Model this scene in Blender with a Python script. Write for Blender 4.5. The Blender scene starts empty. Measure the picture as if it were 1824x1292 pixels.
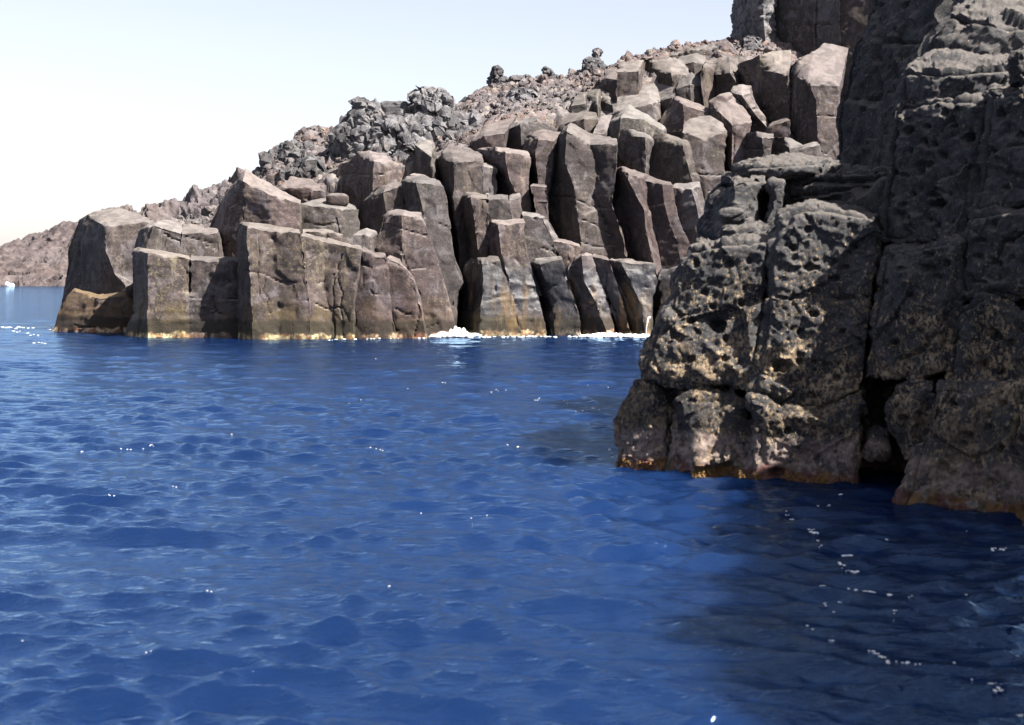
import bpy, math
import numpy as np
rng = np.random.RandomState(7)
# ------------------------------------------------------------------ camera model (metres)
FPX, CX, HY, CAMH = 2533.0, 912.0, 495.0, 2.0      # 50 mm lens on a 36 mm frame, eye 2 m above the sea
f4 = np.float32
scene = bpy.context.scene
COL = scene.collection

def wpt(px, py, D, off=0.0, s=0.0):
    """a point of the place seen at (px,py) lying on a rock face that stands D+off metres away and leans back by s"""
    k = (HY - py) / FPX
    d = (D + off + s * CAMH) / (1 - s * k)
    return np.array([(px - CX) / FPX * d, d, CAMH + k * d])

# ------------------------------------------------------------------ noise
_G = rng.normal(size=(256, 3)); _G /= np.linalg.norm(_G, axis=1)[:, None]; _G = _G.astype(f4)
_J = rng.uniform(0.08, 0.92, size=(1024, 3)).astype(f4)
_U = rng.uniform(0, 1, size=1024).astype(f4)

def _hash(i, j, k, seed):
    with np.errstate(over='ignore'):
        h = i.astype(np.uint32) * np.uint32(374761393)
        h ^= j.astype(np.uint32) * np.uint32(668265263)
        h ^= k.astype(np.uint32) * np.uint32(2246822519)
        h ^= np.uint32((seed * 2654435761) & 0xffffffff)
        h ^= h >> np.uint32(13); h *= np.uint32(1274126177); h ^= h >> np.uint32(16)
        h *= np.uint32(2246822519); h ^= h >> np.uint32(15)
    return h

def perlin(p, seed=0):
    p = p.astype(f4); b = np.floor(p); f = p - b; b = b.astype(np.int64)
    u = f * f * f * (f * (f * 6 - 15) + 10)
    out = np.zeros(len(p), f4)
    for a in (0, 1):
        for c in (0, 1):
            for d in (0, 1):
                g = _G[_hash(b[:, 0] + a, b[:, 1] + c, b[:, 2] + d, seed) & np.uint32(255)]
                v = (g * (f - np.array([a, c, d], f4))).sum(1)
                w = (u[:, 0] if a else 1 - u[:, 0]) * (u[:, 1] if c else 1 - u[:, 1]) * (u[:, 2] if d else 1 - u[:, 2])
                out += v * w
    return out * 1.5

def fbm(p, seed=0, octs=4, gain=0.5):
    o = 0; a = 1.0
    for i in range(octs):
        o = o + a * perlin(p * (2.03 ** i), seed + i); a *= gain
    return o

def worley(p, seed=0):
    """F1, F2, id of the nearest cell, vector to its point"""
    p = p.astype(f4); b = np.floor(p).astype(np.int64)
    f1 = np.full(len(p), 9, f4); f2 = f1.copy(); hid = np.zeros(len(p), np.int64); vec = np.zeros((len(p), 3), f4)
    for a in (-1, 0, 1):
        for c in (-1, 0, 1):
            for d in (-1, 0, 1):
                ci = b + np.array([a, c, d])
                h = _hash(ci[:, 0], ci[:, 1], ci[:, 2], seed) & np.uint32(1023)
                v = p - (ci.astype(f4) + _J[h])
                dd = np.sqrt((v * v).sum(1))
                m = dd < f1
                f2 = np.where(m, f1, np.minimum(f2, dd)); f1 = np.where(m, dd, f1)
                hid[m] = h[m]; vec[m] = v[m]
    return f1, f2, hid, vec

def chips(p, seed=0):
    f1, f2, hid, vec = worley(p, seed)
    return (vec * _G[hid & 255]).sum(1)

def pits(p, seed, prob, rmin, rmax):
    f1, f2, hid, vec = worley(p, seed)
    r = np.where(_U[hid] < prob, rmin + (rmax - rmin) * _U[(hid * 7 + 13) & 1023], 1e-3)
    t = np.clip(1 - f1 / r, 0, 1)
    return np.clip(t * 2.2, 0, 1) ** 1.3 * np.minimum(r / rmax, 1)

def sstep(a, b, x):
    t = np.clip((x - a) / (b - a), 0, 1); return t * t * (3 - 2 * t)

# ------------------------------------------------------------------ meshes
def mesh_obj(name, V, Q, mat, parent=None, smooth=True):
    me = bpy.data.meshes.new(name)
    V = np.ascontiguousarray(V, f4); Q = np.ascontiguousarray(Q, np.int32); n = Q.shape[1]
    me.vertices.add(len(V)); me.vertices.foreach_set('co', V.ravel())
    me.loops.add(Q.size); me.loops.foreach_set('vertex_index', Q.ravel())
    me.polygons.add(len(Q)); me.polygons.foreach_set('loop_start', np.arange(0, Q.size, n, dtype=np.int32))
    me.polygons.foreach_set('loop_total', np.full(len(Q), n, np.int32))
    me.polygons.foreach_set('use_smooth', np.full(len(Q), smooth, bool))
    me.update(calc_edges=True)
    if mat: me.materials.append(mat)
    o = bpy.data.objects.new(name, me); COL.objects.link(o)
    if parent: o.parent = parent
    return o

def tag(o, label=None, cat=None, group=None, kind=None):
    if label: o['label'] = label
    if cat: o['category'] = cat
    if group: o['group'] = group
    if kind or label: o['kind'] = kind or 'thing'
    return o

def recenter(o):
    """puts the object's origin at the foot of its own mesh"""
    me = o.data; n = len(me.vertices); a = np.empty(n * 3, f4); me.vertices.foreach_get('co', a); a = a.reshape(-1, 3)
    c = a.mean(0); c[2] = a[:, 2].min(); me.vertices.foreach_set('co', (a - c).ravel()); o.location = [float(x) for x in c]; me.update()

def vnormals(V, Q):
    n = np.cross(V[Q[:, 2]] - V[Q[:, 0]], V[Q[:, 3]] - V[Q[:, 1]])
    N = np.zeros_like(V)
    for k in range(4):
        for c in range(3):
            N[:, c] += np.bincount(Q[:, k], n[:, c], len(V))
    return N / np.maximum(np.linalg.norm(N, axis=1), 1e-12)[:, None]

def laplace(V, Q, it):
    if it <= 0: return V
    A = np.concatenate([Q[:, 0], Q[:, 1], Q[:, 2], Q[:, 3]]); B = np.concatenate([Q[:, 1], Q[:, 2], Q[:, 3], Q[:, 0]])
    deg = np.bincount(A, minlength=len(V)).astype(float)
    for _ in range(it):
        S = np.stack([np.bincount(A, V[B, c], len(V)) for c in range(3)], 1) / deg[:, None]
        V = V + 0.6 * (S - V)
    return V

def lattice_faces(C, R, T):
    m = np.zeros((C, R, T), bool)
    m[0] = m[-1] = True; m[:, 0] = m[:, -1] = True; m[:, :, 0] = m[:, :, -1] = True
    idx = np.full((C, R, T), -1, np.int64); idx[m] = np.arange(m.sum())
    def q(a, flip):
        f = np.stack([a[:-1, :-1], a[1:, :-1], a[1:, 1:], a[:-1, 1:]], -1).reshape(-1, 4)
        return f[:, ::-1] if flip else f
    Q = np.concatenate([q(idx[:, :, 0], False), q(idx[:, :, -1], True),
                        q(idx[0].T, True), q(idx[-1].T, False),
                        q(idx[:, -1, :], False), q(idx[:, 0, :], True)])
    return m, Q

def chain(pts, t):
    pts = np.asarray(pts, float); seg = np.linalg.norm(np.diff(pts, axis=0), axis=1); c = np.concatenate([[0], np.cumsum(seg)])
    c = c / max(c[-1], 1e-9)
    return np.stack([np.interp(t, c, pts[:, k]) for k in range(pts.shape[1])], 1)

def parse(s): return [tuple(float(v) for v in p.split(',')) for p in s.split()]

def facets(V, cell, seed, w=.10):
    f1, f2, hid, vec = worley(V / cell, seed)
    return (vec * _G[hid & 255]).sum(1) * sstep(0, w, f2 - f1)

def disp_cliff(V, N, k=1.0, lam=1.0, chip=1.0):
    d = 0.06 * perlin(V / 1.5, 3) + 0.022 * fbm(V / 0.5, 11, 4, .55)
    d += chip * (0.075 * facets(V, 1.2, 21) + 0.055 * facets(V, .45, 33) * sstep(0, .5, perlin(V / 1.3, 90)))
    d += lam * 0.020 * perlin(V / np.array([1.2, 1.2, 0.10]), 44) * sstep(-0.3, 0.3, perlin(V / 1.7, 5))
    return V + N * (k * d)[:, None]

def ridged(V, seed): return 1 - 2.4 * np.abs(perlin(V, seed))

def disp_clinker(V, N, k=1.0, s=1.0):
    d = .20 * s * ridged(V / (.75 * s), 51) + .11 * s * ridged(V / (.33 * s), 52) + .055 * s * ridged(V / (.15 * s), 53)
    d += .16 * s * chips(V / (.7 * s), 54) + .10 * s * chips(V / (.3 * s), 55)
    return V + N * (k * d)[:, None]

def disp_fore(V, N, k=1.0, pit=1.0):
    d = 0.04 * perlin(V / 0.7, 61) + 0.028 * fbm(V / 0.22, 62, 4, .62)
    d += 0.017 * ridged(V / .17, 66) * sstep(-.35, .2, perlin(V / .5, 67)) + .008 * ridged(V / .075, 68)
    d += 0.085 * facets(V, .6, 69, .06) + .022 * chips(V / .24, 70) + .012 * chips(V / .10, 74)
    d -= pit * (0.15 * pits(V / np.array([.42, .42, .30]), 71, .40, .08, .24) + 0.07 * pits(V / .15, 72, .30, .12, .34) + .02 * pits(V / .065, 73, .4, .2, .45))
    return V + N * (k * d)[:, None]

def rock(name, label, D, edges, top=None, mat=None, cat='rock column', group=None, h=0.062, s=0.10, ext=0.8, thick=3.0,
         shift=0.0, rnd=0, disp=disp_cliff, dk={}, cracks=None, cdepth=0.16, cwid=2.2, drop=0.5, kind=None, sharp=38, groove=0.0, gw=.05, wear=0.0, auto=0, holes=None):
    """a rock prism: edges are its visible upright edges from left to right ('recess|x,y x,y ...' from the top down), top the far rim of its
    upper face ('x,y,recess ...'); it runs thick metres back into the cliff"""
    E = []
    for e in edges:
        o, p = e.split('|'); o = float(o)
        E.append((o, parse(p)))
    Wd = []
    for o, p in E:
        w = [wpt(x, y, D, o, s) for x, y in p]
        if ext: w.append(w[-1] + np.array([0, -0.3 * ext * s, -ext]))
        Wd.append(np.array(w))
    L = max(np.linalg.norm(np.diff(w, axis=0), axis=1).sum() for w in Wd)
    R = int(np.clip(round(L / h), 4, 260)) + 1
    tv = np.linspace(0, 1, R)
    S = [chain(w, tv)[::-1] for w in Wd]          # bottom to top
    cols = []; us = []; ec = []; tops = np.array([[p[0][0], p[0][1]] for o, p in E]); cum = np.concatenate([[0], np.cumsum(np.hypot(*np.diff(tops, axis=0).T) + 3)]); cum /= cum[-1]
    for i in range(len(S) - 1):
        ln = np.linalg.norm(S[i + 1] - S[i], axis=1).max(); n = int(np.clip(round(ln / h), 2, 200))
        ec.append(len(us))
        for j in range(n):
            t = j / n; cols.append(S[i] * (1 - t) + S[i + 1] * t); us.append(cum[i] * (1 - t) + cum[i + 1] * t)
    cols.append(S[-1]); us.append(1.0); ec.append(len(us) - 1)
    Fr = np.array(cols); us = np.array(us); C = len(us)          # C,R,3
    if top:
        tp = parse(top); tw = np.array([wpt(x, y, D, o, s) for x, y, o in tp])
        Tp = chain(tw, us)
    else:
        Tp = Fr[:, -1] + np.array([0, .6, .03])
    v = np.linspace(0, 1, R)
    de = Tp - Fr[:, -1]
    de[:, 1] = np.maximum(de[:, 1], 0.05)
    D3 = np.repeat(de[:, None, :], R, 1).copy(); D3[..., 2] *= v[None, :] ** 4; D3[..., 0] *= v[None, :] ** 2
    Md = Fr + D3
    Bk = Md + np.stack([np.full((C, R), shift), np.full((C, R), thick), -drop * np.repeat(v[None, :], C, 0)], -1)
    n1 = int(np.clip(round(np.median(np.linalg.norm(de, axis=1)) / h), 3, 40)); n2 = int(np.clip(round(thick / (3.2 * h)), 3, 40))
    w1 = np.linspace(0, 1, n1 + 1); w2 = np.linspace(0, 1, n2 + 1)[1:] ** 1.4
    lay = [Fr * (1 - a) + Md * a for a in w1] + [Md * (1 - a) + Bk * a for a in w2]
    P = np.stack(lay, 2)                           # C,R,T,3
    T = P.shape[2]
    m, Q = lattice_faces(C, R, T)
    wl = np.broadcast_to(np.arange(T)[None, None, :], m.shape)[m]
    er = np.min(np.abs(np.arange(C)[:, None] - np.array(ec)[None]), 1)
    ci, ri, _ = np.meshgrid(np.arange(C), np.arange(R), np.arange(T), indexing='ij'); wm = wl * float(np.median(np.linalg.norm(de, axis=1))) / n1; ed = np.minimum(np.maximum(np.minimum(ci, C - 1 - ci)[m] * h, wm), np.maximum(np.minimum(ri, R - 1 - ri)[m] * h, wm))
    V = P[m]
    V = laplace(V, Q, rnd)
    N = vnormals(V, Q)
    V0 = V
    V = disp(V, N, **dk)
    if groove: V = V - N * (groove * np.exp(-(ed / gw) ** 2) * (.55 + .9 * np.clip(perlin(V0 / .3, 85) + .5, 0, 1)))[:, None]
    if wear:
        e2 = np.minimum(np.maximum(er[ci][m] * h, wm), np.maximum((R - 1 - ri)[m] * h, wm))
        nz = np.clip(perlin(V0 / .34, 86) * 1.8 + .8 * perlin(V0 / .13, 87), 0, 1.2)
        V = V - N * (wear * nz * np.exp(-(e2 / .13) ** 2))[:, None]
    if auto and kind is None:
        ra = np.random.RandomState(int(abs(E[0][1][0][0] * 31 + E[0][1][0][1] * 17)) % 100000); cracks = list(cracks or [])
        for _ in range(auto):
            t = ra.uniform(.15, .85); rowp = chain(Fr[:, int(t * (R - 1))], np.linspace(*sorted(ra.uniform(0, 1, 2)), 5)) + np.array([[0, 0, 1]]) * np.cumsum(ra.normal(size=(5, 1)) * .07, 0)
            if ra.rand() < .4: rowp = Fr[np.clip((C * ra.uniform(.15, .85) + np.cumsum(ra.normal(size=6) * 1.2)).astype(int), 0, C - 1), np.linspace(*(np.sort(ra.uniform(.05, .95, 2)) * (R - 1)), 6).astype(int)]
            cracks.append(' '.join('%.1f,%.1f' % (CX + FPX * a[0] / a[1], HY - FPX * (a[2] - CAMH) / a[1]) for a in rowp))
    if cracks:
        px = CX + FPX * V0[:, 0] / V0[:, 1]; py = HY - FPX * (V0[:, 2] - CAMH) / V0[:, 1]
        jx = 3.0 * perlin(V0 / (h * 6), 81) * cwid / 2.2; front = wl <= n1 // 2
        for c in cracks:
            q = np.array(parse(c)); best = np.full(len(V), 1e9)
            for a, b in zip(q[:-1], q[1:]):
                ab = b - a; t = np.clip(((px - a[0]) * ab[0] + (py - a[1]) * ab[1]) / (ab @ ab + 1e-6), 0, 1)
                best = np.minimum(best, np.hypot(px + jx - a[0] - t * ab[0], py + jx * .6 - a[1] - t * ab[1]))
            V = V - N * (np.where(front, cdepth * np.exp(-(best / cwid) ** 2), 0))[:, None]
    if holes:
        px = CX + FPX * V0[:, 0] / V0[:, 1]; py = HY - FPX * (V0[:, 2] - CAMH) / V0[:, 1]; front = wl <= n1 // 2
        for x, y, rx, ry in parse(holes):
            q = np.hypot((px - x) / rx, (py - y) / ry) + .35 * perlin(V0 / .05, 88)
            dp = min(.20, 2.0 * min(rx, ry) * D / FPX); V = V - N * (np.where(front, dp * (1 - sstep(.45, 1.1, q)), 0))[:, None]
    o = mesh_obj(name, V, Q, mat)
    if sharp: o.data.set_sharp_from_angle(angle=math.radians(sharp))
    recenter(o)
    return tag(o, label, cat if label else None, group, kind)

def boulder(name, label, px, py, w, hgt, D, mat, cat='boulder', group=None, depth=None, disp=disp_clinker, dk={}, n=40, rnd=0, squash=(1, 1), kind=None):
    """a loose rock centred on (px,py), w by hgt pixels big in the photograph, D metres away"""
    c = wpt(px, py, D); rx = w / FPX * D / 2; rz = hgt / FPX * D / 2; ry = depth / 2 if depth else (rx + rz) / 2
    m, Q = lattice_faces(n, n, n)
    g = np.linspace(-1, 1, n); X, Z, Y = np.meshgrid(g, g, g, indexing='ij')
    V = np.stack([X[m], Y[m], Z[m]], 1)
    V = V / (np.abs(V) ** 3.2).sum(1)[:, None] ** (1 / 3.2)
    V = V * np.array([rx, ry, rz]) * np.array([1 - (1 - squash[0]) * 0.0, 1, 1])
    if squash[1] != 1: V[:, 0] *= 1 + (squash[1] - 1) * (V[:, 2] / rz * .5 + .5)
    if squash[0] != 1: V[:, 0] += (squash[0] - 1) * rx * (V[:, 2] / rz)
    V = V + c
    N = vnormals(V, Q); rm = (rx + rz) / 2
    if disp is disp_clinker: V = V + N * (rm * (.40 * perlin(V / (rm * .9), 301) + .20 * ridged(V / (rm * .55), 302) + .34 * chips(V / (rm * .8), 303)))[:, None]; N = vnormals(V, Q)
    V = disp(V, N, **dk); V = laplace(V, Q, rnd)
    o = mesh_obj(name, V, Q, mat); o.data.set_sharp_from_angle(angle=math.radians(35)); recenter(o)
    return tag(o, label, cat, group, kind)

# ------------------------------------------------------------------ materials
class NT:
    def __init__(s, name):
        s.mat = bpy.data.materials.new(name); s.mat.use_nodes = True; s.t = s.mat.node_tree; s.t.nodes.clear()
        s.out = s.n('ShaderNodeOutputMaterial'); s.bsdf = s.n('ShaderNodeBsdfPrincipled'); s.l(s.bsdf.outputs[0], s.out.inputs[0])
        geo = s.n('ShaderNodeNewGeometry'); s.pos = geo.outputs['Position']; s.nor = geo.outputs['Normal']; s.pointy = geo.outputs['Pointiness']
        sp = s.n('ShaderNodeSeparateXYZ'); s.l(s.pos, sp.inputs[0]); s.x, s.y, s.z = sp.outputs
        sn = s.n('ShaderNodeSeparateXYZ'); s.l(s.nor, sn.inputs[0]); s.nz = sn.outputs[2]
    def n(s, t): return s.t.nodes.new(t)
    def l(s, a, b): s.t.links.new(a, b)
    def put(s, sock, v):
        if isinstance(v, bpy.types.NodeSocket): s.l(v, sock)
        elif isinstance(v, tuple) and len(v) == 3 and sock.type == 'RGBA': sock.default_value = (*v, 1)
        else: sock.default_value = v
    def scale(s, v, sx, sy, sz):
        m = s.n('ShaderNodeMapping'); s.l(v, m.inputs[0]); m.inputs['Scale'].default_value = (sx, sy, sz); return m.outputs[0]
    def noise(s, sc, det=4, rough=.55, vec=None, dist=0.0):
        n = s.n('ShaderNodeTexNoise'); s.l(vec or s.pos, n.inputs['Vector']); n.inputs['Scale'].default_value = sc
        n.inputs['Detail'].default_value = det; n.inputs['Roughness'].default_value = rough; n.inputs['Distortion'].default_value = dist
        return n.outputs[0]
    def vor(s, sc, out='Distance', vec=None, feat='F1'):
        n = s.n('ShaderNodeTexVoronoi'); n.feature = feat; s.l(vec or s.pos, n.inputs['Vector']); n.inputs['Scale'].default_value = sc
        return n.outputs[out]
    def ramp(s, v, a, b, lo=0.0, hi=1.0):
        m = s.n('ShaderNodeMapRange'); m.interpolation_type = 'SMOOTHSTEP'
        s.put(m.inputs[0], v); m.inputs[1].default_value = a; m.inputs[2].default_value = b; m.inputs[3].default_value = lo; m.inputs[4].default_value = hi
        return m.outputs[0]
    def math(s, op, a, b=0.0, c=0.0):
        m = s.n('ShaderNodeMath'); m.operation = op; s.put(m.inputs[0], a); s.put(m.inputs[1], b)
        if op == 'MULTIPLY_ADD': s.put(m.inputs[2], c)
        return m.outputs[0]
    def mul(s, *a):
        r = a[0]
        for b in a[1:]: r = s.math('MULTIPLY', r, b)
        return r
    def mix(s, fac, a, b, mode='MIX'):
        m = s.n('ShaderNodeMix'); m.data_type = 'RGBA'; m.blend_type = mode
        s.put(m.inputs[0], fac); s.put(m.inputs[6], a); s.put(m.inputs[7], b); return m.outputs[2]
    def bump(s, hgt, dist, strength=1.0, prev=None):
        b = s.n('ShaderNodeBump'); s.l(hgt, b.inputs['Height']); b.inputs['Distance'].default_value = dist; b.inputs['Strength'].default_value = strength
        if prev is not None: s.l(prev, b.inputs['Normal'])
        return b.outputs[0]
    def rnd(s):
        o = s.n('ShaderNodeObjectInfo'); return o.outputs['Random']
    def fin(s, col, rough, nrm=None, **kw):
        s.put(s.bsdf.inputs['Base Color'], col); s.put(s.bsdf.inputs['Roughness'], rough)
        if nrm is not None: s.l(nrm, s.bsdf.inputs['Normal'])
        for k, v in kw.items(): s.put(s.bsdf.inputs[k.replace('_', ' ')], v)
        return s.mat

def mat_cliff(name, dark=(.024, .0185, .018), mid=(.054, .0405, .039), pale=(.142, .124, .118), lichen=.6, wet=0.0, tide=1.0, pale_top=1.0):
    t = NT(name)
    big = t.noise(.45, 6, .6); m1 = t.noise(2.2, 6, .62, dist=.4); fine = t.noise(21, 4, .7); str_ = t.noise(1, 5, .6, vec=t.scale(t.pos, .8, .8, 9))
    c = t.mix(t.ramp(t.math('MULTIPLY_ADD', big, .5, t.mul(m1, .5)), .42, .57), dark, mid)
    c = t.mix(t.mul(t.ramp(str_, .5, .68), .45), c, dark)
    c = t.mix(t.mul(t.ramp(t.noise(1.0, 5, .62, dist=1.2), .52, .62), .7), c, (.092, .080, .086))
    c = t.mix(t.mul(t.ramp(t.noise(1, 5, .65, vec=t.scale(t.pos, 1.8, 1.8, .28)), .55, .66), .5), c, (.118, .098, .080))
    c = t.mix(t.mul(t.ramp(t.noise(1, 5, .65, vec=t.scale(t.pos, 2.3, 2.3, .33)), .45, .36), .55), c, (.022, .018, .018))      # violet grey bare patches
    # grain
    c = t.mix(t.ramp(fine, .56, .72, 0, .55), c, (.15, .125, .108))
    c = t.mix(t.ramp(fine, .47, .33, 0, .7), c, (.012, .010, .011))
    c = t.mix(t.ramp(t.noise(11, 4, .8), .56, .70, 0, .5), c, (.135, .112, .092))
    c = t.mix(t.ramp(t.noise(8, 4, .75), .46, .34, 0, .55), c, (.020, .0165, .0165))
    # paler upward faces, worn edges
    up = t.mul(t.ramp(t.math('ADD', t.nz, t.mul(t.math('SUBTRACT', m1, .5), .5)), .30, .72), pale_top)
    c = t.mix(t.mul(up, .85), c, t.mix(t.ramp(m1, .4, .6), pale, tuple(v * .62 for v in pale)))
    c = t.mix(t.mul(t.ramp(t.pointy, .52, .60), .35), c, pale)
    # yellow grey lichen specks
    li = t.mul(t.ramp(t.noise(8, 6, .8), .53, .63), t.ramp(t.noise(.6, 4, .6), .44, .58), lichen)
    c = t.mix(li, c, (.150, .130, .088))
    # tide bands
    if tide:
        zz = t.math('ADD', t.z, t.math('MULTIPLY_ADD', t.noise(1.1, 5, .65), .5, -.25))
        b1 = t.mul(t.ramp(zz, 1.5, .75), t.ramp(t.noise(1.3, 5, .65), .40, .58), .42 * tide)
        c = t.mix(b1, c, (.085, .060, .032))
        spk = t.ramp(t.noise(16, 4, .85), .62, .70)
        b2 = t.ramp(zz, .66, .52)
        c = t.mix(t.mul(b2, .95 * tide), c, t.mix(spk, (.021, .0165, .012), (.115, .09, .058)))
        z3 = t.math('ADD', t.z, t.math('MULTIPLY_ADD', t.noise(2.2, 4, .7), .5, -.25))
        b3 = t.mul(t.ramp(z3, .20, .10), t.ramp(t.noise(2.6, 4, .6, vec=t.scale(t.pos, 1, 1, .35)), .38, .56))
        c = t.mix(b3, c, t.mix(t.ramp(t.noise(5, 3, .6), .42, .6), (.14, .08, .055), (.38, .325, .23)))
    v = t.ramp(t.rnd(), 0, 1, .72, 1.18)
    c = t.mix(1.0, c, t.mk(v), 'MULTIPLY') if hasattr(t, 'mk') else c
    hs = t.n('ShaderNodeHueSaturation'); t.l(c, hs.inputs['Color']); t.put(hs.inputs['Value'], v); t.put(hs.inputs['Hue'], t.ramp(t.math('FRACT', t.mul(t.rnd(), 7.31)), 0, 1, .485, .52)); t.put(hs.inputs['Saturation'], t.ramp(t.math('FRACT', t.mul(t.rnd(), 13.7)), 0, 1, .7, 1.3)); c = hs.outputs[0]
    rough = .88
    if wet:
        wf = t.mul(t.ramp(t.noise(1.2, 4, .6, vec=t.scale(t.pos, 1.4, 1, .35)), .36, .50), t.ramp(t.z, 2.9, 2.0))
        wf = t.mul(wf, t.ramp(t.z, .45, .9), wet)
        c = t.mix(t.mul(wf, .8), c, (.018, .019, .024)); rough = t.math('MULTIPLY_ADD', wf, -.62, .88)
        or_ = t.mul(t.ramp(t.noise(1, 4, .6, vec=t.scale(t.pos, 2.6, 2, .45)), .50, .68), t.ramp(t.z, 2.3, 1.2), .5 * wet)
        c = t.mix(or_, c, (.15, .092, .036))
    b = t.bump(t.noise(4, 9, .72), .07, .6)
    b = t.bump(fine, .02, .7, b)
    return t.fin(c, rough, b, Specular_IOR_Level=.35)

def mat_rubble(name, hue=0):
    t = NT(name)
    c1 = t.vor(2.6, 'Color'); sep = t.n('ShaderNodeSeparateColor'); t.l(c1, sep.inputs[0])
    c2 = t.vor(6.5, 'Color'); sep2 = t.n('ShaderNodeSeparateColor'); t.l(c2, sep2.inputs[0])
    gray = t.mix(sep.outputs[0], (.058, .051, .054), (.155, .138, .140))
    red = t.mix(sep2.outputs[0], (.095, .062, .054), (.20, .145, .128))
    k = t.ramp(t.noise(.28, 4, .6), .42, .58)
    c = t.mix(t.mul(k, t.ramp(sep2.outputs[1], .3, .6)) if not hue else t.mul(k, hue), gray, red)
    c = t.mix(t.mul(t.ramp(sep2.outputs[2], .86, .95), .8), c, (.22, .19, .165))
    c = t.mix(t.mul(t.ramp(t.noise(1.6, 5, .7), .56, .70), .5), c, (.14, .13, .127))
    fine = t.noise(17, 5, .75)
    c = t.mix(t.ramp(fine, .48, .32, 0, .65), c, (.03, .027, .028))
    b = t.bump(t.noise(7, 8, .75), .16, .8)
    return t.fin(c, .92, b, Specular_IOR_Level=.2)

def mat_clinker(name):
    t = NT(name)
    m = t.noise(1.6, 6, .65); fine = t.noise(15, 5, .75)
    c = t.mix(t.ramp(m, .38, .62), (.062, .059, .064), (.175, .170, .176))
    c = t.mix(t.ramp(t.noise(.8, 3, .5), .56, .68, 0, .5), c, (.12, .093, .08))
    c = t.mix(t.ramp(fine, .48, .30, 0, .75), c, (.014,.012,.014))
    v = t.ramp(t.rnd(), 0, 1, .8, 1.2); hs = t.n('ShaderNodeHueSaturation'); t.l(c, hs.inputs['Color']); t.put(hs.inputs['Value'], v)
    b = t.bump(t.noise(8, 8, .8), .16, .9)
    return t.fin(hs.outputs[0], .92, b, Specular_IOR_Level=.2)

def mat_far(name, a, b_, sc):
    t = NT(name)
    m = t.noise(.09 * sc, 8, .7); f = t.noise(.5 * sc, 6, .75)
    c = t.mix(t.ramp(m, .38, .62), a, b_)
    c = t.mix(t.ramp(f, .52, .66, 0, .6), c, tuple(v * 1.7 for v in b_))
    c = t.mix(t.ramp(f, .46, .34, 0, .7), c, tuple(v * .45 for v in a))
    c = t.mix(t.ramp(t.noise(.05 * sc, 3, .5), .5, .65, 0, .5), c, (.105, .080, .072))
    b = t.bump(t.noise(.4 * sc, 8, .75), 1.2 / sc, .9)
    return t.fin(c, .95, b, Specular_IOR_Level=.1)

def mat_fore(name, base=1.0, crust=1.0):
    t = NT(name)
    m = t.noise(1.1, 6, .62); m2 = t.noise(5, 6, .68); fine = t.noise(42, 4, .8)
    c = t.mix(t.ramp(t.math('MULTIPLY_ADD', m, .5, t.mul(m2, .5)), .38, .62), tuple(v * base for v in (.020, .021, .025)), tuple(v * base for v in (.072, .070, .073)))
    c = t.mix(t.ramp(fine, .55, .65, 0, .7), c, (.165, .145, .126))
    c = t.mix(t.ramp(fine, .44, .30, 0, .6), c, (.018, .016, .017))
    up = t.ramp(t.math('ADD', t.nz, t.mul(t.math('SUBTRACT', m2, .5), .6)), .30, .8)
    c = t.mix(t.mul(up, t.ramp(t.z, 1.2, 2.4), .75), c, (.125, .111, .102))
    # barnacle crust: tan grains in ragged patches, denser towards the sea
    den = t.mul(t.ramp(t.z, 2.7, 1.0, .15, 1.0), t.ramp(t.noise(2.4, 5, .65), .38, .60, .25, 1.0), crust)
    gr = t.noise(24, 4, .72, vec=t.scale(t.pos, 1.25, 1.25, .8)); thr = t.math('MULTIPLY_ADD', den, -.20, .63)
    grain = t.ramp(t.math('SUBTRACT', gr, thr), 0, .045)
    c = t.mix(t.mul(grain, .95), c, t.mix(t.ramp(t.noise(11, 3, .6), .38, .62), (.15, .112, .078), (.38, .285, .18)))
    # tide bands near the water
    zz = t.math('ADD', t.z, t.math('MULTIPLY_ADD', t.noise(2.0, 5, .7), .36, -.18))
    dk = t.mul(t.ramp(zz, .95, .65), t.ramp(zz, .40, .52), .45)
    c = t.mix(dk, c, (.035, .031, .030))
    pk = t.mul(t.ramp(zz, .47, .36), t.ramp(t.noise(7, 5, .7), .38, .56))
    c = t.mix(t.mul(pk, .85), c, t.mix(t.ramp(t.noise(16, 3, .6), .42, .6), (.20, .145, .13), (.30, .24, .21)))
    lo = t.ramp(zz, .17, .08)
    alg = t.mix(t.ramp(t.noise(3.1, 4, .6), .44, .54), (.10, .035, .03), (.19, .095, .028))
    alg = t.mix(t.ramp(t.noise(4.7, 4, .6), .54, .62), alg, (.05, .06, .035))
    alg = t.mix(t.ramp(t.noise(9, 4, .6), .56, .66), alg, (.27, .23, .22))
    c = t.mix(t.mul(lo, .85), c, alg)
    rough = t.ramp(zz, .1, .45, .4, .9)
    b = t.bump(t.noise(14, 8, .78), .06, .9)
    b = t.bump(grain, .014, .9, b)
    b = t.bump(fine, .008, .8, b)
    return t.fin(c, rough, b, Specular_IOR_Level=.3)

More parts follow.
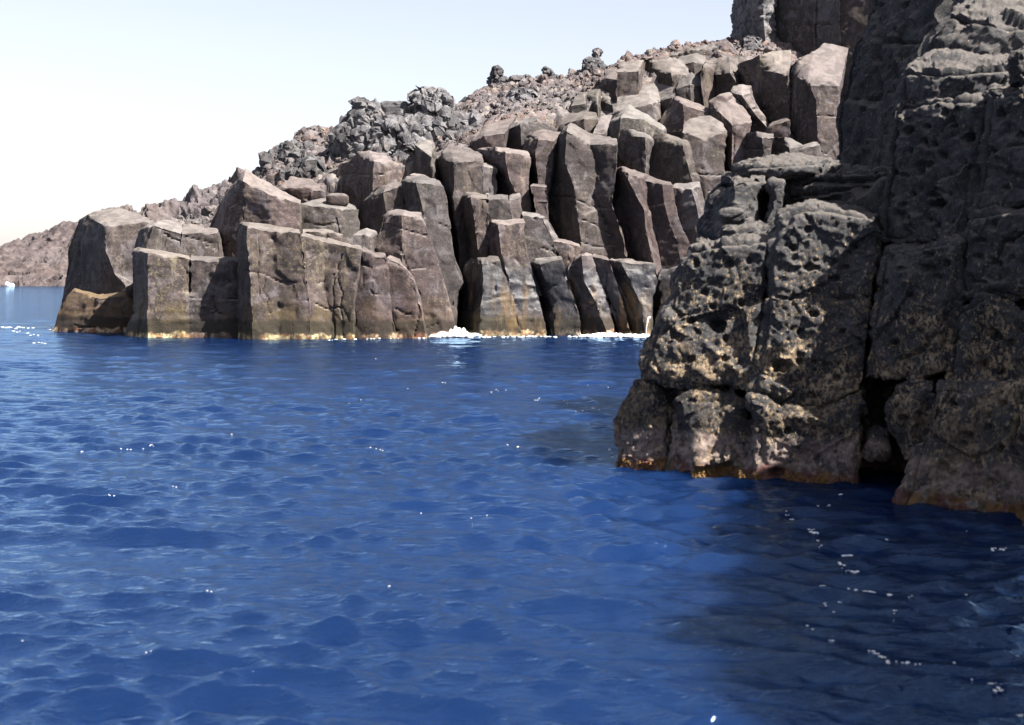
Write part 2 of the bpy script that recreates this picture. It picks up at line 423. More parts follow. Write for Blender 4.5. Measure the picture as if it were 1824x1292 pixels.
def mat_water(name):
    t = NT(name)
    b = t.bump(t.noise(3.0, 6, .64, vec=t.scale(t.pos, .7, 1.35, 1)), .05, .6)
    b = t.bump(t.noise(13, 4, .62, vec=t.scale(t.pos, .7, 1.35, 1)), .016, .85, b)
    c = t.mix(t.ramp(t.noise(.07, 3, .5), .4, .6), WATER_A, WATER_B)
    t.fin(c, .5, b, Specular_IOR_Level=0.0, Subsurface_Weight=1.0, Subsurface_Scale=WATER_SSS)
    t.bsdf.subsurface_method = 'BURLEY'; t.bsdf.inputs['Subsurface Radius'].default_value = (.5, .8, 1.0)
    g = t.n('ShaderNodeBsdfGlossy'); g.inputs['Color'].default_value = (*WATER_SPEC, 1); g.inputs['Roughness'].default_value = .06; t.l(b, g.inputs['Normal'])
    fr = t.n('ShaderNodeFresnel'); fr.inputs['IOR'].default_value = 1.5; t.l(b, fr.inputs['Normal'])
    mx = t.n('ShaderNodeMixShader'); t.l(fr.outputs[0], mx.inputs[0]); t.l(t.bsdf.outputs[0], mx.inputs[1]); t.l(g.outputs[0], mx.inputs[2]); t.l(mx.outputs[0], t.out.inputs[0])
    return t.mat

def mat_foam(name):
    t = NT(name)
    c = t.mix(t.ramp(t.noise(6, 4, .6), .4, .6), (.80, .79, .77), (.90, .89, .88))
    return t.fin(c, .7, t.bump(t.noise(9, 6, .7), .06, .8))

def mat_weed(name):
    t = NT(name)
    c = t.mix(t.ramp(t.noise(4, 3, .6), .40, .56), (.17, .066, .024), (.15, .088, .018))
    c = t.mix(t.ramp(t.noise(6.5, 3, .6), .54, .62), c, (.20, .10, .065))
    return t.fin(c, .75)
WATER_A = (.0030, .0112, .043); WATER_B = (.0042, .0146, .055); WATER_SPEC = (.52, .75, 1.0); WATER_SSS = 1.0
WAVE_SLOPE, RIPPLE_SLOPE = .225, .13
SUN_AZ, SUN_EL, SUN_STR = 124, 48, 5.0
SKY_STR, SKY_AIR, SKY_DUST, SKY_SAT, SKY_TINT = .05, 1.0, 1.1, .55, (1.07, .95, 1.04)
EXPOSURE, FSTOP = 2.0, 4.0
# ------------------------------------------------------------------ the cliff across the water
M_CL = mat_cliff('basalt'); M_WET = mat_cliff('basalt_wet', wet=1.0); M_PALE = mat_cliff('pale_rock', (.11, .09, .085), (.18, .155, .145), (.2, .18, .17), .15, tide=0)
M_SEA = mat_cliff('basalt_sea_foot', (.030, .024, .020), (.080, .060, .042), (.12, .095, .06), .5)
M_RUB = mat_rubble('lava_rubble'); M_CLK = mat_clinker('lava_clinker'); M_FA = mat_far('far_hill', (.058, .045, .046), (.105, .087, .086), 1.0)
M_FB = mat_far('near_ridge', (.060, .050, .054), (.125, .110, .112), 4.0)
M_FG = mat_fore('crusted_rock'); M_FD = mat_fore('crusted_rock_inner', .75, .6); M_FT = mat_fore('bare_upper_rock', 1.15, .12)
GC = 'basalt columns of the cliff across the water'
def K(label, D, edges, top=None, mat=M_CL, name='basalt_column', cat='basalt column', **kw):
    es = []
    for i, e in enumerate(edges):
        o, q = e.split('|'); dx = -1.6 if i == 0 else 1.6 if i == len(edges) - 1 else 0
        es.append('%g|' % (float(o) * 1.2) + ' '.join('%g,%g' % (x + dx, y) for x, y in parse(q)))
    edges = es
    return rock(name, label, D, edges, top, mat, cat, GC if name == 'basalt_column' else 'rock blocks of the cliff across the water', **{**dict(wear=.07, auto=3 if name == 'basalt_column' else 2, cdepth=.07, cwid=1.4), **kw})
B = dict(name='rock_block', cat='rock block')

# --- sea end (left)
K('tall dark block with a hollow shadowed face at the far left tip of the cliff', 53.3, ['2.4|143,392 122,437 123,470 117,510 104,590', '1.9|158,387 141,430 141,500 138,590', '0|185,402 188,445 203,487 223,508 228,590', '.3|272,396 264,440 242,500 240,600'], '150,382,1.8 168,377,2.2 214,373,2.4 268,388,1.6', **B)
K('low golden brown ledge washed by the sea at the far left foot of the cliff', 52.0, ['.9|129,518 111,540 94,590', '.1|178,532 165,560 150,594', '.3|222,528 240,550 246,596'], '134,513,1.2 178,525,1.2 219,521,.8', mat=M_SEA, **B)
K('low broad block with a shadowed left side, second from the sea end of the cliff', 47.4, ['1.2|238,446 237,557 222,604', '0|265,452 263,520 262,604', '.1|337,461 336,520 337,604'], '240,441,1 282,445,1.2 336,456,1', cracks=['325,470 334,490 337,520'], **B)
K('low block crossed by a thin level crack, left of the big pale front columns', 47.4, ['.1|340,462 338,520 339,604', '0|385,465 384,530 384,604', '.1|427,466 426,520 427,604'], '342,455,1 385,457,1.2 424,460,1', cracks=['338,530 380,531 428,534', '390,515 410,503 424,495'], **B)
K('squat cracked block lying on the low broad block at the sea end', 49.0, ['.8|246,412 241,440 240,480', '0|274,402 262,440 262,480', '0|322,416 320,440 318,480'], '262,398,1.2 298,391,1.6 324,397,1.4', cracks=['290,415 305,425 322,430'], **B)
K('squat block with a slanting top beside the dark foot of the pointed rock', 49.0, ['0|325,416 322,440 321,480', '.1|389,413 390,440 390,480'], '328,398,1.4 386,408,1.2', cracks=['325,420 355,428 390,436'], **B)
K('pointed peak of rock with a dark left side and a pale slanting right edge', 49.2, ['1.7|412,332 386,372 372,410 371,480', '.3|432,322 430,370 429,410 428,480', '0|478,348 480,380 482,480', '.1|534,363 532,400 531,480'], '420,313,1.2 438,302,1.4 484,330,1.8 530,352,1.8', cracks=['420,345 430,385 432,420', '430,352 410,370 402,400'], **B)
K('small flat slab with a dark underside below the pale pink hollow', 51.2, ['.3|505,334 530,352 532,380', '0|576,340 577,356 578,380'], '517,315,1.4 556,322,1.4', name='rock_slab', cat='rock slab')
K('wide dark block between the pointed peak and the big block with a black left side', 49.7, ['.3|536,364 534,420 535,460', '0|598,373 606,410 609,460', '.4|638,373 639,410 640,460'], '556,357,1.4 592,353,1.6 630,363,1.3', cracks=['540,395 575,402 600,398'], **B)
K('flat crusted cap slab lying behind the wide pale front columns', 47.6, ['.2|537,412 538,440', '0|585,414 590,450', '.2|612,418 622,450'], '540,408,.8 575,408,1 600,414,.8', name='rock_slab', cat='rock slab')
boulder('boulder', 'small rounded boulder tucked under the big shadowed block', 602, 357, 40, 24, 50.9, M_CL, disp=disp_cliff, n=20)
boulder('boulder', 'small upright brown boulder behind the right slope of the pointed peak', 482, 322, 17, 26, 52.5, M_CL, disp=disp_cliff, n=16)

# --- front row
K('pale front column split by a straight upright crack, with a dark left side', 46.0, ['.9|428,399 426,430 427,490 425,607', '0|440,403 439,430 446,496 450,607', '.25|484,412 486,470 496,550 500,607', '.1|534,416 543,494 551,544 552,607'], '430,394,1 450,396,1.1 490,402,1.1 532,409,1', cracks=['462,416 460,470 463,520 467,565'])
K('broad pale front column with a slanting top and a smooth violet face', 46.2, ['.05|538,420 543,494 551,544 553,607', '.3|590,434 572,500 590,560 590,607', '.1|641,446 635,498 628,544 626,607'], '540,414,.8 594,427,.9 640,440,.5', cracks=['560,540 580,550 610,548 622,570', '540,470 565,455 585,440'])
K('narrow leaning front column right of the broad violet one, with a crack on its right', 46.6, ['.15|643,447 637,498 630,544 627,606', '0|662,455 668,530 672,605', '.15|688,458 690,500 695,550 706,604'], '648,440,.5 664,450,.5 684,452,.5')
K('leaning wedge of a column at the foot of the big sloping pale face', 46.8, ['.1|690,461 691,500 697,550 707,604', '0|711,468 732,497 744,530 757,603'], '694,456,.6 712,462,.6')
K('small triangular block wedged above the narrow leaning front column', 48.2, ['.2|630,420 636,445 642,470', '.1|672,416 667,446 668,470'], '640,410,.6 654,408,.6 670,411,.6', **B)
K('big sloping pale face with a flat top, left of the deep black chasm', 47.9, ['.5|686,384 667,443 690,520 700,606', '0|716,385 716,480 748,606', '.1|752,386 764,420 783,476 812,603'], '690,377,.6 720,376,.6 750,379,.6', cracks=['712,440 730,490 750,530', '690,400 730,412 760,420'])
K('tall smooth column whose right edge falls straight into the black chasm', 49.0, ['.8|717,323 722,365 726,440 730,600', '0|741,326 752,370 760,440 775,520 803,604', '.2|789,331 797,361 802,424 808,457 824,503 813,520 811,603'], '722,315,.9 752,312,1 782,322,.9', cracks=['755,395 780,398 800,405'])
K('short column between the big shadowed block and the smooth column beside the black chasm', 49.9, ['1.2|647,358 642,385 641,430', '0|681,341 686,370 692,440', '.1|716,332 722,370 726,440'], '665,334,.8 690,326,.9 714,324,.8')
K('big block with a black left side and square lit right face below grey clinker', 51.2, ['1.9|605,291 602,313 608,340 632,400', '1.0|640,285 640,320 642,400', '0|667,288 664,330 664,400', '.2|698,291 704,320 706,400'], '612,280,1 634,272,1.3 656,268,1.3 687,274,1.3', **B)
K('thin flat slab lying on top of the tall smooth column', 50.3, ['.2|732,312 734,330', '.1|779,322 781,335'], '738,308,.6 776,317,.6', name='rock_slab', cat='rock slab', cdepth=0)
K('black upright pillar in the shadow left of the pale rounded column head', 52.2, ['.7|741,258 741,300 738,330 736,380', '0|768,280 772,310 778,340 785,420', '.7|775,282 778,310 790,420'], '747,250,1.2 764,250,1.2 776,262,1')
K('column with a pale rounded head and a black left side above the chasm', 51.2, ['1.6|776,283 782,310 797,361 805,424 812,470 826,560', '0|808,290 809,340 813,400 826,560', '.3|856,286 862,335 866,420'], '781,274,1 802,260,1.8 830,261,2 858,276,1.5')
K('short stub of a column right of the pale rounded column head', 51.4, ['.1|860,297 862,345 864,370', '.2|884,303 885,345 886,370'], '863,292,.7 882,297,.7')
K('square topped column lit on the right, standing at the right rim of the black chasm', 50.0, ['1.7|818,348 820,400 826,450 822,560', '0|839,353 843,395 850,440 858,520', '.05|867,354 870,395 869,460 869,520'], '822,343,1 842,343,1.2 866,345,1.2')
K('column above the wet streak with a crack on either side', 50.05, ['.05|869,354 872,400 873,430', '0|888,355 890,400 892,430', '.05|905,356 913,400 915,430'], '871,346,1 888,346,1.2 904,348,1')
K('narrow column at the right end of the row above the wet streak', 50.1, ['.05|907,357 915,400 916,430', '.15|925,352 929,390 931,430'], '909,348,1 924,345,1')
K('wet glistening column with a flat ledge on top and an orange right edge', 49.3, ['.7|869,395 870,450 880,500 890,603', '0|888,401 892,450 905,500 925,603', '.1|908,400 918,450 932,500 950,603', '.2|934,397 932,425 945,480 958,540 972,603'], '872,389,.7 900,389,.9 918,389,.9 932,390,.8', mat=M_WET)
K('low front column with a black left side, at the right foot of the chasm', 48.6, ['1.7|834,467 826,480 826,520 813,606', '0|857,469 860,500 856,560 854,606', '.2|890,464 905,500 920,560 932,606'], '838,461,.8 858,458,.9 886,457,.7', mat=M_WET)
K('smooth brown block with a dark notch, right of the wet glistening column', 50.0, ['.1|930,383 930,417 942,490', '0|968,389 985,425 998,480', '.6|974,391 994,424 1004,490'], '932,377,.6 968,382,.6 975,386,.6', **B)
K('low triangular block above the two dark wet front columns', 49.9, ['.1|982,429 996,455 1005,510', '0|1010,431 1015,460 1020,510', '.1|1034,440 1037,470 1040,510'], '984,424,.6 1006,425,.6 1031,433,.6', **B)
K('dark wet front column with a flat top, right of the orange edged wet one', 49.2, ['.9|944,467 950,490 972,545 974,603', '.2|962,471 985,540 990,603', '0|1000,463 1011,500 1031,565 1033,603'], '946,461,.7 970,459,.8 998,456,.7', mat=M_WET)
K('rounded wet front column with a pale rib on its right side', 49.1, ['.6|1012,475 1011,495 1032,565 1034,603', '.05|1036,456 1040,500 1062,540 1085,603', '.3|1054,455 1066,495 1075,520 1100,603'], '1024,454,.6 1043,449,.7 1054,451,.6', mat=M_WET)
K('narrow violet front column between the rounded wet one and the dark orange stained one', 49.15, ['.3|1056,457 1067,500 1088,540 1105,603', '0|1084,463 1092,490 1104,530 1125,603'], '1057,451,.6 1082,457,.6', mat=M_WET)
K('orange stained front column with a dark left side, next to the trickle of water', 49.0, ['.6|1086,463 1096,495 1108,535 1126,603', '0|1106,467 1122,500 1142,545 1150,603', '.1|1163,471 1170,502 1161,530 1163,603'], '1090,458,.7 1120,462,.8 1160,465,.7', mat=M_WET)
K('brown foot of the cliff half hidden behind the near rock', 49.6, ['.3|1174,492 1179,540 1168,565 1168,603', '0|1215,482 1220,603', '.2|1260,480 1260,603'], '1178,480,1 1215,474,1 1258,474,1', mat=M_WET, **B)

# --- middle rows
K('tall curved column with a bright wedge shaped head and a deep shadow on its left', 51.0, ['1.7|986,254 982,306 976,345 976,391 1004,480', '.15|1009,233 1006,290 1023,335 1030,390 1042,500', '.45|1051,259 1066,300 1056,350 1085,405 1100,500', '0|1099,257 1096,300 1089,364 1110,425 1122,500'], '994,236,1 1017,217,1.5 1052,240,1.5 1098,248,1.2', cracks=['1030,390 1060,400 1090,420', '1020,425 1060,440 1100,445'])
K('column with a flat bright top, left of the tall curved column', 51.6, ['.9|941,242 930,268 944,300 950,330 955,410', '0|958,248 953,275 957,320 962,410', '.2|985,252 982,300 974,345 976,410'], '946,233,.8 966,230,1.1 1003,233,1.1')
K('short lit column below the flat bright topped one', 50.7, ['.1|946,332 952,360 962,420', '.1|974,332 975,390 977,420'], '949,327,.6 972,327,.6')
K('column with a wavy black left side, left of the flat bright topped column', 51.2, ['1.5|852,266 862,288 884,310 888,345 902,400', '0|900,271 902,295 908,320 922,350 932,410', '.15|943,281 940,306 944,350 951,410'], '856,260,.6 902,263,.8 939,270,.7')
K('smooth slanting slab of rock below the rubble slope, left of the dark brown angled block', 53.0, ['.7|836,256 840,270 845,300', '.1|862,242 870,265 880,300', '0|900,236 897,262 900,300'], '840,245,.6 868,222,2.2 918,208,2.6', **B)
K('dark brown angled block with a pointed pale top edge', 53.4, ['.9|901,230 898,258 900,300', '.1|927,222 930,260 932,300', '.3|955,213 988,230 993,270'], '906,224,1 932,212,1.6 957,208,1.6', **B)
K('flat angular slab at the lower edge of the rubble slope', 55.4, ['.6|917,207 930,222 935,250', '0|975,206 976,228 978,250', '.4|1012,198 1010,225 1010,250'], '936,193,1.6 976,188,1.8 1008,191,1.5', name='rock_slab', cat='rock slab', s=.3)
K('dark smooth block behind the bright wedge shaped column head', 54.6, ['.4|1000,222 1003,260', '0|1040,212 1044,260', '.3|1066,214 1068,260'], '1006,205,1 1040,195,1.5 1064,200,1', **B)
K('slab with two black leaf shaped hollows under its pointed top', 56.6, ['.1|1020,190 1022,225', '0|1042,186 1044,225', '1.0|1046,178 1046,225', '.1|1064,188 1066,225', '.9|1070,180 1070,225', '0|1090,188 1094,225'], '1024,172,1.2 1044,162,1.4 1056,158,1.4 1066,156,1.4 1074,160,1.4 1086,168,1.4', **B)
K('broad smooth slope of bare rock below the caved block', 56.2, ['.8|1046,222 1050,240 1055,270', '.2|1098,200 1105,220 1110,270', '0|1160,186 1168,215 1172,270', '.9|1176,180 1182,215 1186,270', '.1|1203,172 1205,215 1210,270'], '1062,188,2 1108,154,2.6 1150,142,2.8 1170,140,2.8 1198,136,2.6', **B)
K('rounded boulder sized block left of the caved block', 57.4, ['.4|1074,140 1078,160 1082,180', '0|1098,142 1098,165 1098,185'], '1078,124,1 1098,120,1.2', **B)
K('big rounded block with a wide black cave under its brow', 57.6, ['.3|1101,130 1098,160 1098,200', '0|1138,126 1138,160 1138,200', '1.5|1150,122 1152,160 1154,200', '0|1196,134 1202,165 1205,200', '.3|1228,134 1236,175 1238,200'], '1108,114,1.4 1140,106,1.6 1162,101,1.6 1190,98,1.6 1222,112,1.4', **B)
K('smooth upright face at the right of the caved block, cut by fine joints', 56.7, ['.2|1204,160 1204,180 1206,220', '0|1229,150 1231,185 1232,220', '.2|1248,154 1250,195 1252,220'], '1214,138,1.4 1232,128,1.6 1247,142,1.2')
K('wedge shaped block with a thin bright sloping rim, above the pale topped middle blocks', 54.2, ['.8|1198,174 1184,205 1172,230 1174,270', '0|1217,187 1218,215 1219,270', '.2|1262,202 1261,230 1262,270'], '1203,168,.8 1228,179,.9 1260,193,.7', **B)
K('block with a bright pointed cap and dark square front in the middle of the cliff', 53.0, ['1.0|1083,224 1076,240 1075,290', '.1|1106,211 1104,230 1104,290', '0|1147,213 1149,235 1152,290', '.7|1187,238 1188,250 1190,290'], '1100,203,.7 1121,187,1.4 1150,204,1.3 1186,229,.9', **B)
K('small pale slanting slab left of the bright pointed cap', 53.5, ['.1|1058,238 1060,280', '.1|1078,236 1080,280'], '1073,207,1 1089,206,1', name='rock_slab', cat='rock slab')
K('column with a bright broken top and a grainy lit front', 52.3, ['.2|1217,236 1216,262 1224,320 1240,380', '0|1251,248 1252,285 1258,380', '.1|1293,236 1290,290 1287,380'], '1219,218,.8 1245,207,1.1 1266,206,1.1 1290,220,1', cracks=['1238,312 1262,312 1290,313'])
K('brown striped column with a thin lit right edge, right of the tall curved column', 52.0, ['.8|1103,238 1100,270 1108,300 1112,350', '0|1149,247 1151,280 1148,350', '.3|1160,251 1157,300 1152,350'], '1106,228,.6 1146,237,.7 1158,244,.6')
K('wide dark striped column with a thin lit right edge', 51.6, ['.9|1162,252 1156,290 1152,320 1162,380', '0|1216,256 1224,290 1234,328 1242,390', '.3|1227,256 1240,310 1245,330 1252,390'], '1168,238,.7 1196,241,.8 1224,249,.7')
K('leaning column with a large black left side and pale ribs, above the water trickle', 50.6, ['1.5|1093,303 1092,340 1088,380 1106,440 1114,510', '0|1113,307 1128,338 1148,375 1150,410 1175,510', '.4|1152,322 1155,360 1165,400 1185,510', '.05|1180,329 1183,360 1192,395 1205,430 1222,510', '.1|1196,330 1200,360 1210,395 1224,430 1238,510'], '1096,298,.6 1114,298,.7 1150,309,.7 1180,320,.7 1196,324,.6')
K('brown leaning column just left of the near rock', 50.9, ['.4|1199,335 1203,360 1215,395 1232,480', '0|1232,337 1240,360 1248,400 1262,480', '.4|1246,334 1256,366 1268,480'], '1202,327,.6 1222,328,.7 1244,326,.6')
K('finely fluted block with a dark hollow under its bright wing shaped top', 53.1, ['1.0|1264,182 1263,200 1291,226 1294,290 1293,380', '.1|1304,222 1304,260 1302,380', '.2|1338,217 1330,250 1320,380'], '1271,174,1 1299,167,1.5 1337,208,1.1')
K('smooth sloping block above the wing shaped top', 54.2, ['.7|1303,165 1308,190 1332,212 1337,290', '0|1321,170 1346,205 1367,228 1370,290', '.3|1335,166 1348,190 1370,222 1376,290'], '1306,154,1 1322,152,1 1338,154,1', **B)
K('lumpy block with small black hollows below the ridge', 56.2, ['.3|1252,122 1250,145 1256,190', '1.0|1272,134 1274,155 1276,190', '0|1300,130 1310,145 1312,190', '.6|1318,134 1318,150 1318,190', '.1|1332,138 1338,165 1338,190'], '1258,107,1.6 1278,104,1.7 1292,102,1.7 1312,99,1.6 1326,102,1.4', **B)
K('thin dark slab propped along the ridge line', 60.5, ['.3|1192,102 1194,116', '0|1240,90 1242,112', '.2|1276,86 1278,108'], '1196,98,1 1240,86,1 1270,79,1', name='rock_slab', cat='rock slab', disp=disp_clinker, dk=dict(k=.35, s=.7))
K('low rounded block under the thin dark slab on the ridge', 58.8, ['.2|1206,116 1206,140', '0|1236,110 1238,140', '.2|1258,116 1260,140'], '1210,101,1 1240,94,1.2 1256,100,1', **B)

# --- right group
K('dark hollow faced column with a pale rounded brow, left half of the big twin column', 54.2, ['1.7|1328,122 1338,150 1345,190 1368,224 1370,300', '.9|1364,127 1372,170 1374,300', '0|1404,134 1406,180 1407,300'], '1325,106,.9 1380,93,1.7 1409,89,1.9')
K('tall twin column with a broad bright slanting top and a black left side', 52.8, ['1.4|1410,128 1406,180 1406,260 1408,330', '0|1438,149 1453,178 1457,255 1460,330', '.15|1494,154 1490,220 1495,330'], '1420,106,1.4 1470,75,2.6 1513,85,2.4', cracks=['1456,205 1475,207 1490,207'])
K('small block with a flat pale top and a black left side, below the twin column', 52.0, ['1.3|1330,242 1318,290 1312,340', '0|1357,245 1361,290 1364,340', '.1|1380,244 1372,285 1371,340'], '1332,234,.5 1360,237,.7 1380,237,.7', **B)
K('small smooth lit block against the foot of the black twin column side', 53.1, ['.3|1368,226 1370,260 1372,320', '0|1405,216 1407,260 1408,320'], '1376,218,.5 1400,210,.6', **B)
K('small pale wedge on a black side, in front of the twin column', 51.8, ['1.1|1384,247 1375,280 1370,330', '0|1406,264 1410,300 1412,330', '.2|1428,262 1430,300 1431,330'], '1386,241,.5 1408,245,.8 1427,257,.7', **B)
K('small square lit block at the right foot of the twin column', 51.9, ['.2|1407,270 1410,300 1412,340', '0|1430,266 1434,300 1435,340', '.1|1458,260 1464,300 1466,340'], '1411,264,.6 1432,259,.6 1456,252,.6', **B)

# --- dark upper cliff beyond
GD = dict(thick=6, ext=3, drop=.1, wear=0)
K('knobbly lit edge pillar of the dark upper cliff', 60.0, ['2.6|1350,-70 1348,20 1354,60 1350,100 1348,150', '2.2|1360,-70 1360,30 1364,80 1362,150', '2.6|1376,-70 1374,30 1380,80 1380,150'], mat=M_CLK, disp=disp_clinker, dk=dict(k=.6, s=.8), **GD)
K('dark rib with a rounded foot, leftmost of the ribs in the dark upper cliff', 60.0, ['3.1|1374,-70 1372,40 1380,160', '2.2|1412,-70 1408,40 1412,160'], **GD)
K('dark rib between the two deep upright grooves of the upper cliff', 60.0, ['2.35|1408,-70 1404,40 1406,160', '1.2|1453,-70 1450,40 1452,160'], **GD)
K('dark rib with a pale patch, right of the grooves of the upper cliff', 60.0, ['1.4|1449,-70 1447,40 1449,160', '.3|1497,-70 1494,40 1500,160'], **GD)
K('dark rib of the upper cliff touching the near shadowed tower', 60.0, ['.45|1493,-70 1492,40 1498,160', '-.5|1560,-70 1560,40 1565,160'], **GD)

# --- hillside behind the columns: one sheet of lava rubble
def interp_line(pts, xs):
    p = np.array(pts, float); return np.stack([np.interp(xs, p[:, 0], p[:, k]) for k in range(1, p.shape[1])], 1)
base = [(232, 432, 55), (300, 425, 54), (372, 412, 54), (440, 372, 53.5), (520, 352, 53.6), (600, 325, 54), (700, 300, 54), (790, 290, 54.5), (840, 262, 55.3), (920, 222, 56.5), (1020, 200, 57.8), (1100, 160, 59), (1200, 130, 60.2), (1340, 112, 61.5), (1420, 110, 63), (1600, 100, 64)]
rid = [(232, 420, 57), (300, 412, 57), (380, 395, 57), (440, 350, 58), (468, 312, 58), (492, 268, 59), (540, 264, 59.5), (548, 246, 60), (612, 238, 60), (640, 222, 60.5), (690, 214, 61), (740, 212, 61), (812, 212, 62), (824, 188, 64), (850, 168, 65), (900, 158, 66), (950, 147, 66), (1000, 146, 66.5), (1040, 140, 67), (1100, 122, 67), (1190, 102, 67), (1270, 82, 67.5), (1345, 78, 68), (1420, 60, 70), (1600, 20, 72)]
xs = np.linspace(232, 1600, 420)
bl = interp_line(base, xs); rl = interp_line(rid, xs)
Bp = np.array([wpt(x, y, d) for x, (y, d) in zip(xs, bl)]); Rp = np.array([wpt(x, y, d) for x, (y, d) in zip(xs, rl)])
rows = []
low = Bp.copy(); low[:, 1] += .3; low[:, 2] = -1.5
for t in np.linspace(0, 1, 24)[:-1]: rows.append(low * (1 - t) + Bp * t)
for t in np.linspace(0, 1, 130)[:-1]:
    r = Bp * (1 - t) + Rp * t; r[:, 2] += .5 * np.sin(math.pi * t) * (Rp[:, 2] - Bp[:, 2]) * .25; rows.append(r)
for t in np.linspace(0, 1, 30):
    r = Rp.copy(); r[:, 1] += 14 * t; r[:, 0] += 14 * t * Rp[:, 0] / Rp[:, 1]; r[:, 2] -= t * t * 5 + t * .6; rows.append(r)
G = np.array(rows); nr, nc = G.shape[:2]
ii = np.arange(nr * nc).reshape(nr, nc); Q = np.stack([ii[:-1, :-1], ii[:-1, 1:], ii[1:, 1:], ii[1:, :-1]], -1).reshape(-1, 4)
V = G.reshape(-1, 3); N = vnormals(V, Q)
V = disp_clinker(V, N, .6, 1.1); V = disp_clinker(V, vnormals(V, Q), .8, .42); V += N * (.22 * perlin(V / 2.6, 7) * sstep(0, 3, V[:, 1] - 53))[:, None]
tag(mesh_obj('hillside', V, Q, M_RUB), kind='structure')
# loose stones strewn over it
m4, Q4 = lattice_faces(4, 4, 4); g4 = np.linspace(-1, 1, 4); X4, Z4, Y4 = np.meshgrid(g4, g4, g4, indexing='ij'); S4 = np.stack([X4[m4], Y4[m4], Z4[m4]], 1); S4 /= (np.abs(S4) ** 3).sum(1)[:, None] ** (1 / 3)
rs2 = np.random.RandomState(3); Vs = []; Qs = []; n0 = 0; VG = V.reshape(nr, nc, 3)
for i in range(2600):
    c = VG[rs2.randint(26, 150), rs2.randint(0, nc)]; r = .042 * np.exp(abs(rs2.normal()) * .62); q, _ = np.linalg.qr(rs2.normal(size=(3, 3)))
    v = (S4 * r * rs2.uniform(.6, 1.25, 3)) @ q; v = v * (1 + .5 * chips(v / (r * 1.3) + i * 3.1, 77))[:, None] + c + np.array([0, 0, r * .35])
    Vs.append(v); Qs.append(Q4 + n0); n0 += len(v)
o = mesh_obj('rubble', np.concatenate(Vs), np.concatenate(Qs), M_RUB, smooth=False); tag(o, kind='stuff')

# --- clinker outcrops, pinnacles and boulders on the hill
GB = 'lava outcrops along the ridge'
def O(label, *a, mat=M_CLK, name='lava_outcrop', cat='lava outcrop', **kw): return boulder(name, label, *a, mat, cat, GB, **kw)
O('knobbly grey lava outcrop with a black hollow, on the skyline left of the pointed boulder', 644, 232, 56, 66, 57, n=56, squash=(1.15, .8))
O('pointed grey boulder with a sharp dark left edge on the skyline', 706, 200, 68, 42, 58.5, disp=disp_cliff, dk=dict(k=1.3), name='boulder', cat='boulder', squash=(.8, .85))
O('small brown boulder lodged under the pointed grey boulder', 702, 216, 38, 22, 57.2, mat=M_CL, disp=disp_cliff, name='boulder', cat='boulder', n=22)
O('spiky grey lava outcrop with a tall knob, right of the pointed grey boulder', 768, 208, 74, 76, 58.5, n=60, squash=(1, .42), dk=dict(k=1.1))
O('pale grey lumpy outcrop below the spiky knob', 790, 250, 90, 72, 57.2, n=60)
O('grey clinker mass between the big shadowed block and the pale rounded column head', 712, 272, 78, 84, 55.6, n=60, dk=dict(k=1.1, s=.8))
O('low grey outcrop in front of the knobbly skyline outcrop', 632, 262, 60, 44, 55.8, n=36)
O('pale lava mound with a steep left side, highest left of the pink hollow', 520, 300, 78, 54, 57.5, n=60, squash=(1.1, .8))
O('jagged pinkish lava ledge jutting over the mound', 580, 264, 76, 36, 58.8, mat=M_RUB, n=40)
O('grey boulder resting above the pale pink hollow', 542, 310, 34, 28, 54.8, n=24)
K('pale pink hollow of fresh rock in the shade of the big shadowed block', 53.6, ['.1|548,326 566,340 590,370', '.7|575,312 585,340 592,370', '0|601,300 604,330 607,370'], '556,312,.8 580,300,1 600,292,1', mat=M_PALE, **B)
O('short thick lava pinnacle rising from the left end of the ridge', 882, 146, 18, 46, 65.5, name='lava_pinnacle', cat='lava pinnacle', n=30, squash=(1.4, .7), dk=dict(k=.5, s=.4))
O('squat knob standing right beside the short thick pinnacle', 896, 152, 18, 24, 65.6, name='boulder', cat='boulder', n=24, dk=dict(k=.5, s=.4))
O('dark leaning lava splinter in the middle of the ridge', 978, 136, 17, 26, 66, name='lava_pinnacle', cat='lava pinnacle', n=24, squash=(.4, .6), dk=dict(k=.45, s=.35))
O('slim lava pinnacle on a stack of blocks, tallest on the ridge', 1062, 112, 11, 38, 66, name='lava_pinnacle', cat='lava pinnacle', n=26, squash=(1.2, .6), dk=dict(k=.45, s=.35))
O('greenish stack of blocks under the slim pinnacle', 1058, 134, 34, 38, 64.5, name='boulder', cat='boulder', n=32, dk=dict(k=.7, s=.8))
O('dark boulder on the lower left edge of the rubble slope', 841, 193, 18, 20, 62.5, name='boulder', cat='boulder', n=24)
O('blackish boulder in the middle of the rubble slope', 930, 184, 32, 26, 59.8, name='boulder', cat='boulder', n=28)
O('brown rounded boulder just under the ridge, right of the short thick pinnacle', 908, 168, 20, 14, 64, mat=M_RUB, name='boulder', cat='boulder', n=22)
O('lumpy dark outcrop on the ridge between the short thick pinnacle and the leaning splinter', 928, 152, 28, 18, 65, n=26, dk=dict(k=.8, s=.8))
O('reddish knobbly outcrop at the top right of the ridge against the dark cliff', 1294, 92, 30, 16, 66, mat=M_RUB, n=36, dk=dict(k=.9, s=.8))
O('dark squat outcrop at the foot of the dark upper cliff', 1336, 92, 20, 30, 63.5, n=28)
O('blunt boulder on the ridge right of the leaning splinter', 994, 142, 12, 12, 66, name='boulder', cat='boulder', n=18, dk=dict(k=.45, s=.35))
O('row end boulder on the ridge just left of the stack of blocks', 1030, 146, 24, 24, 65, mat=M_RUB, name='boulder', cat='boulder', n=24)

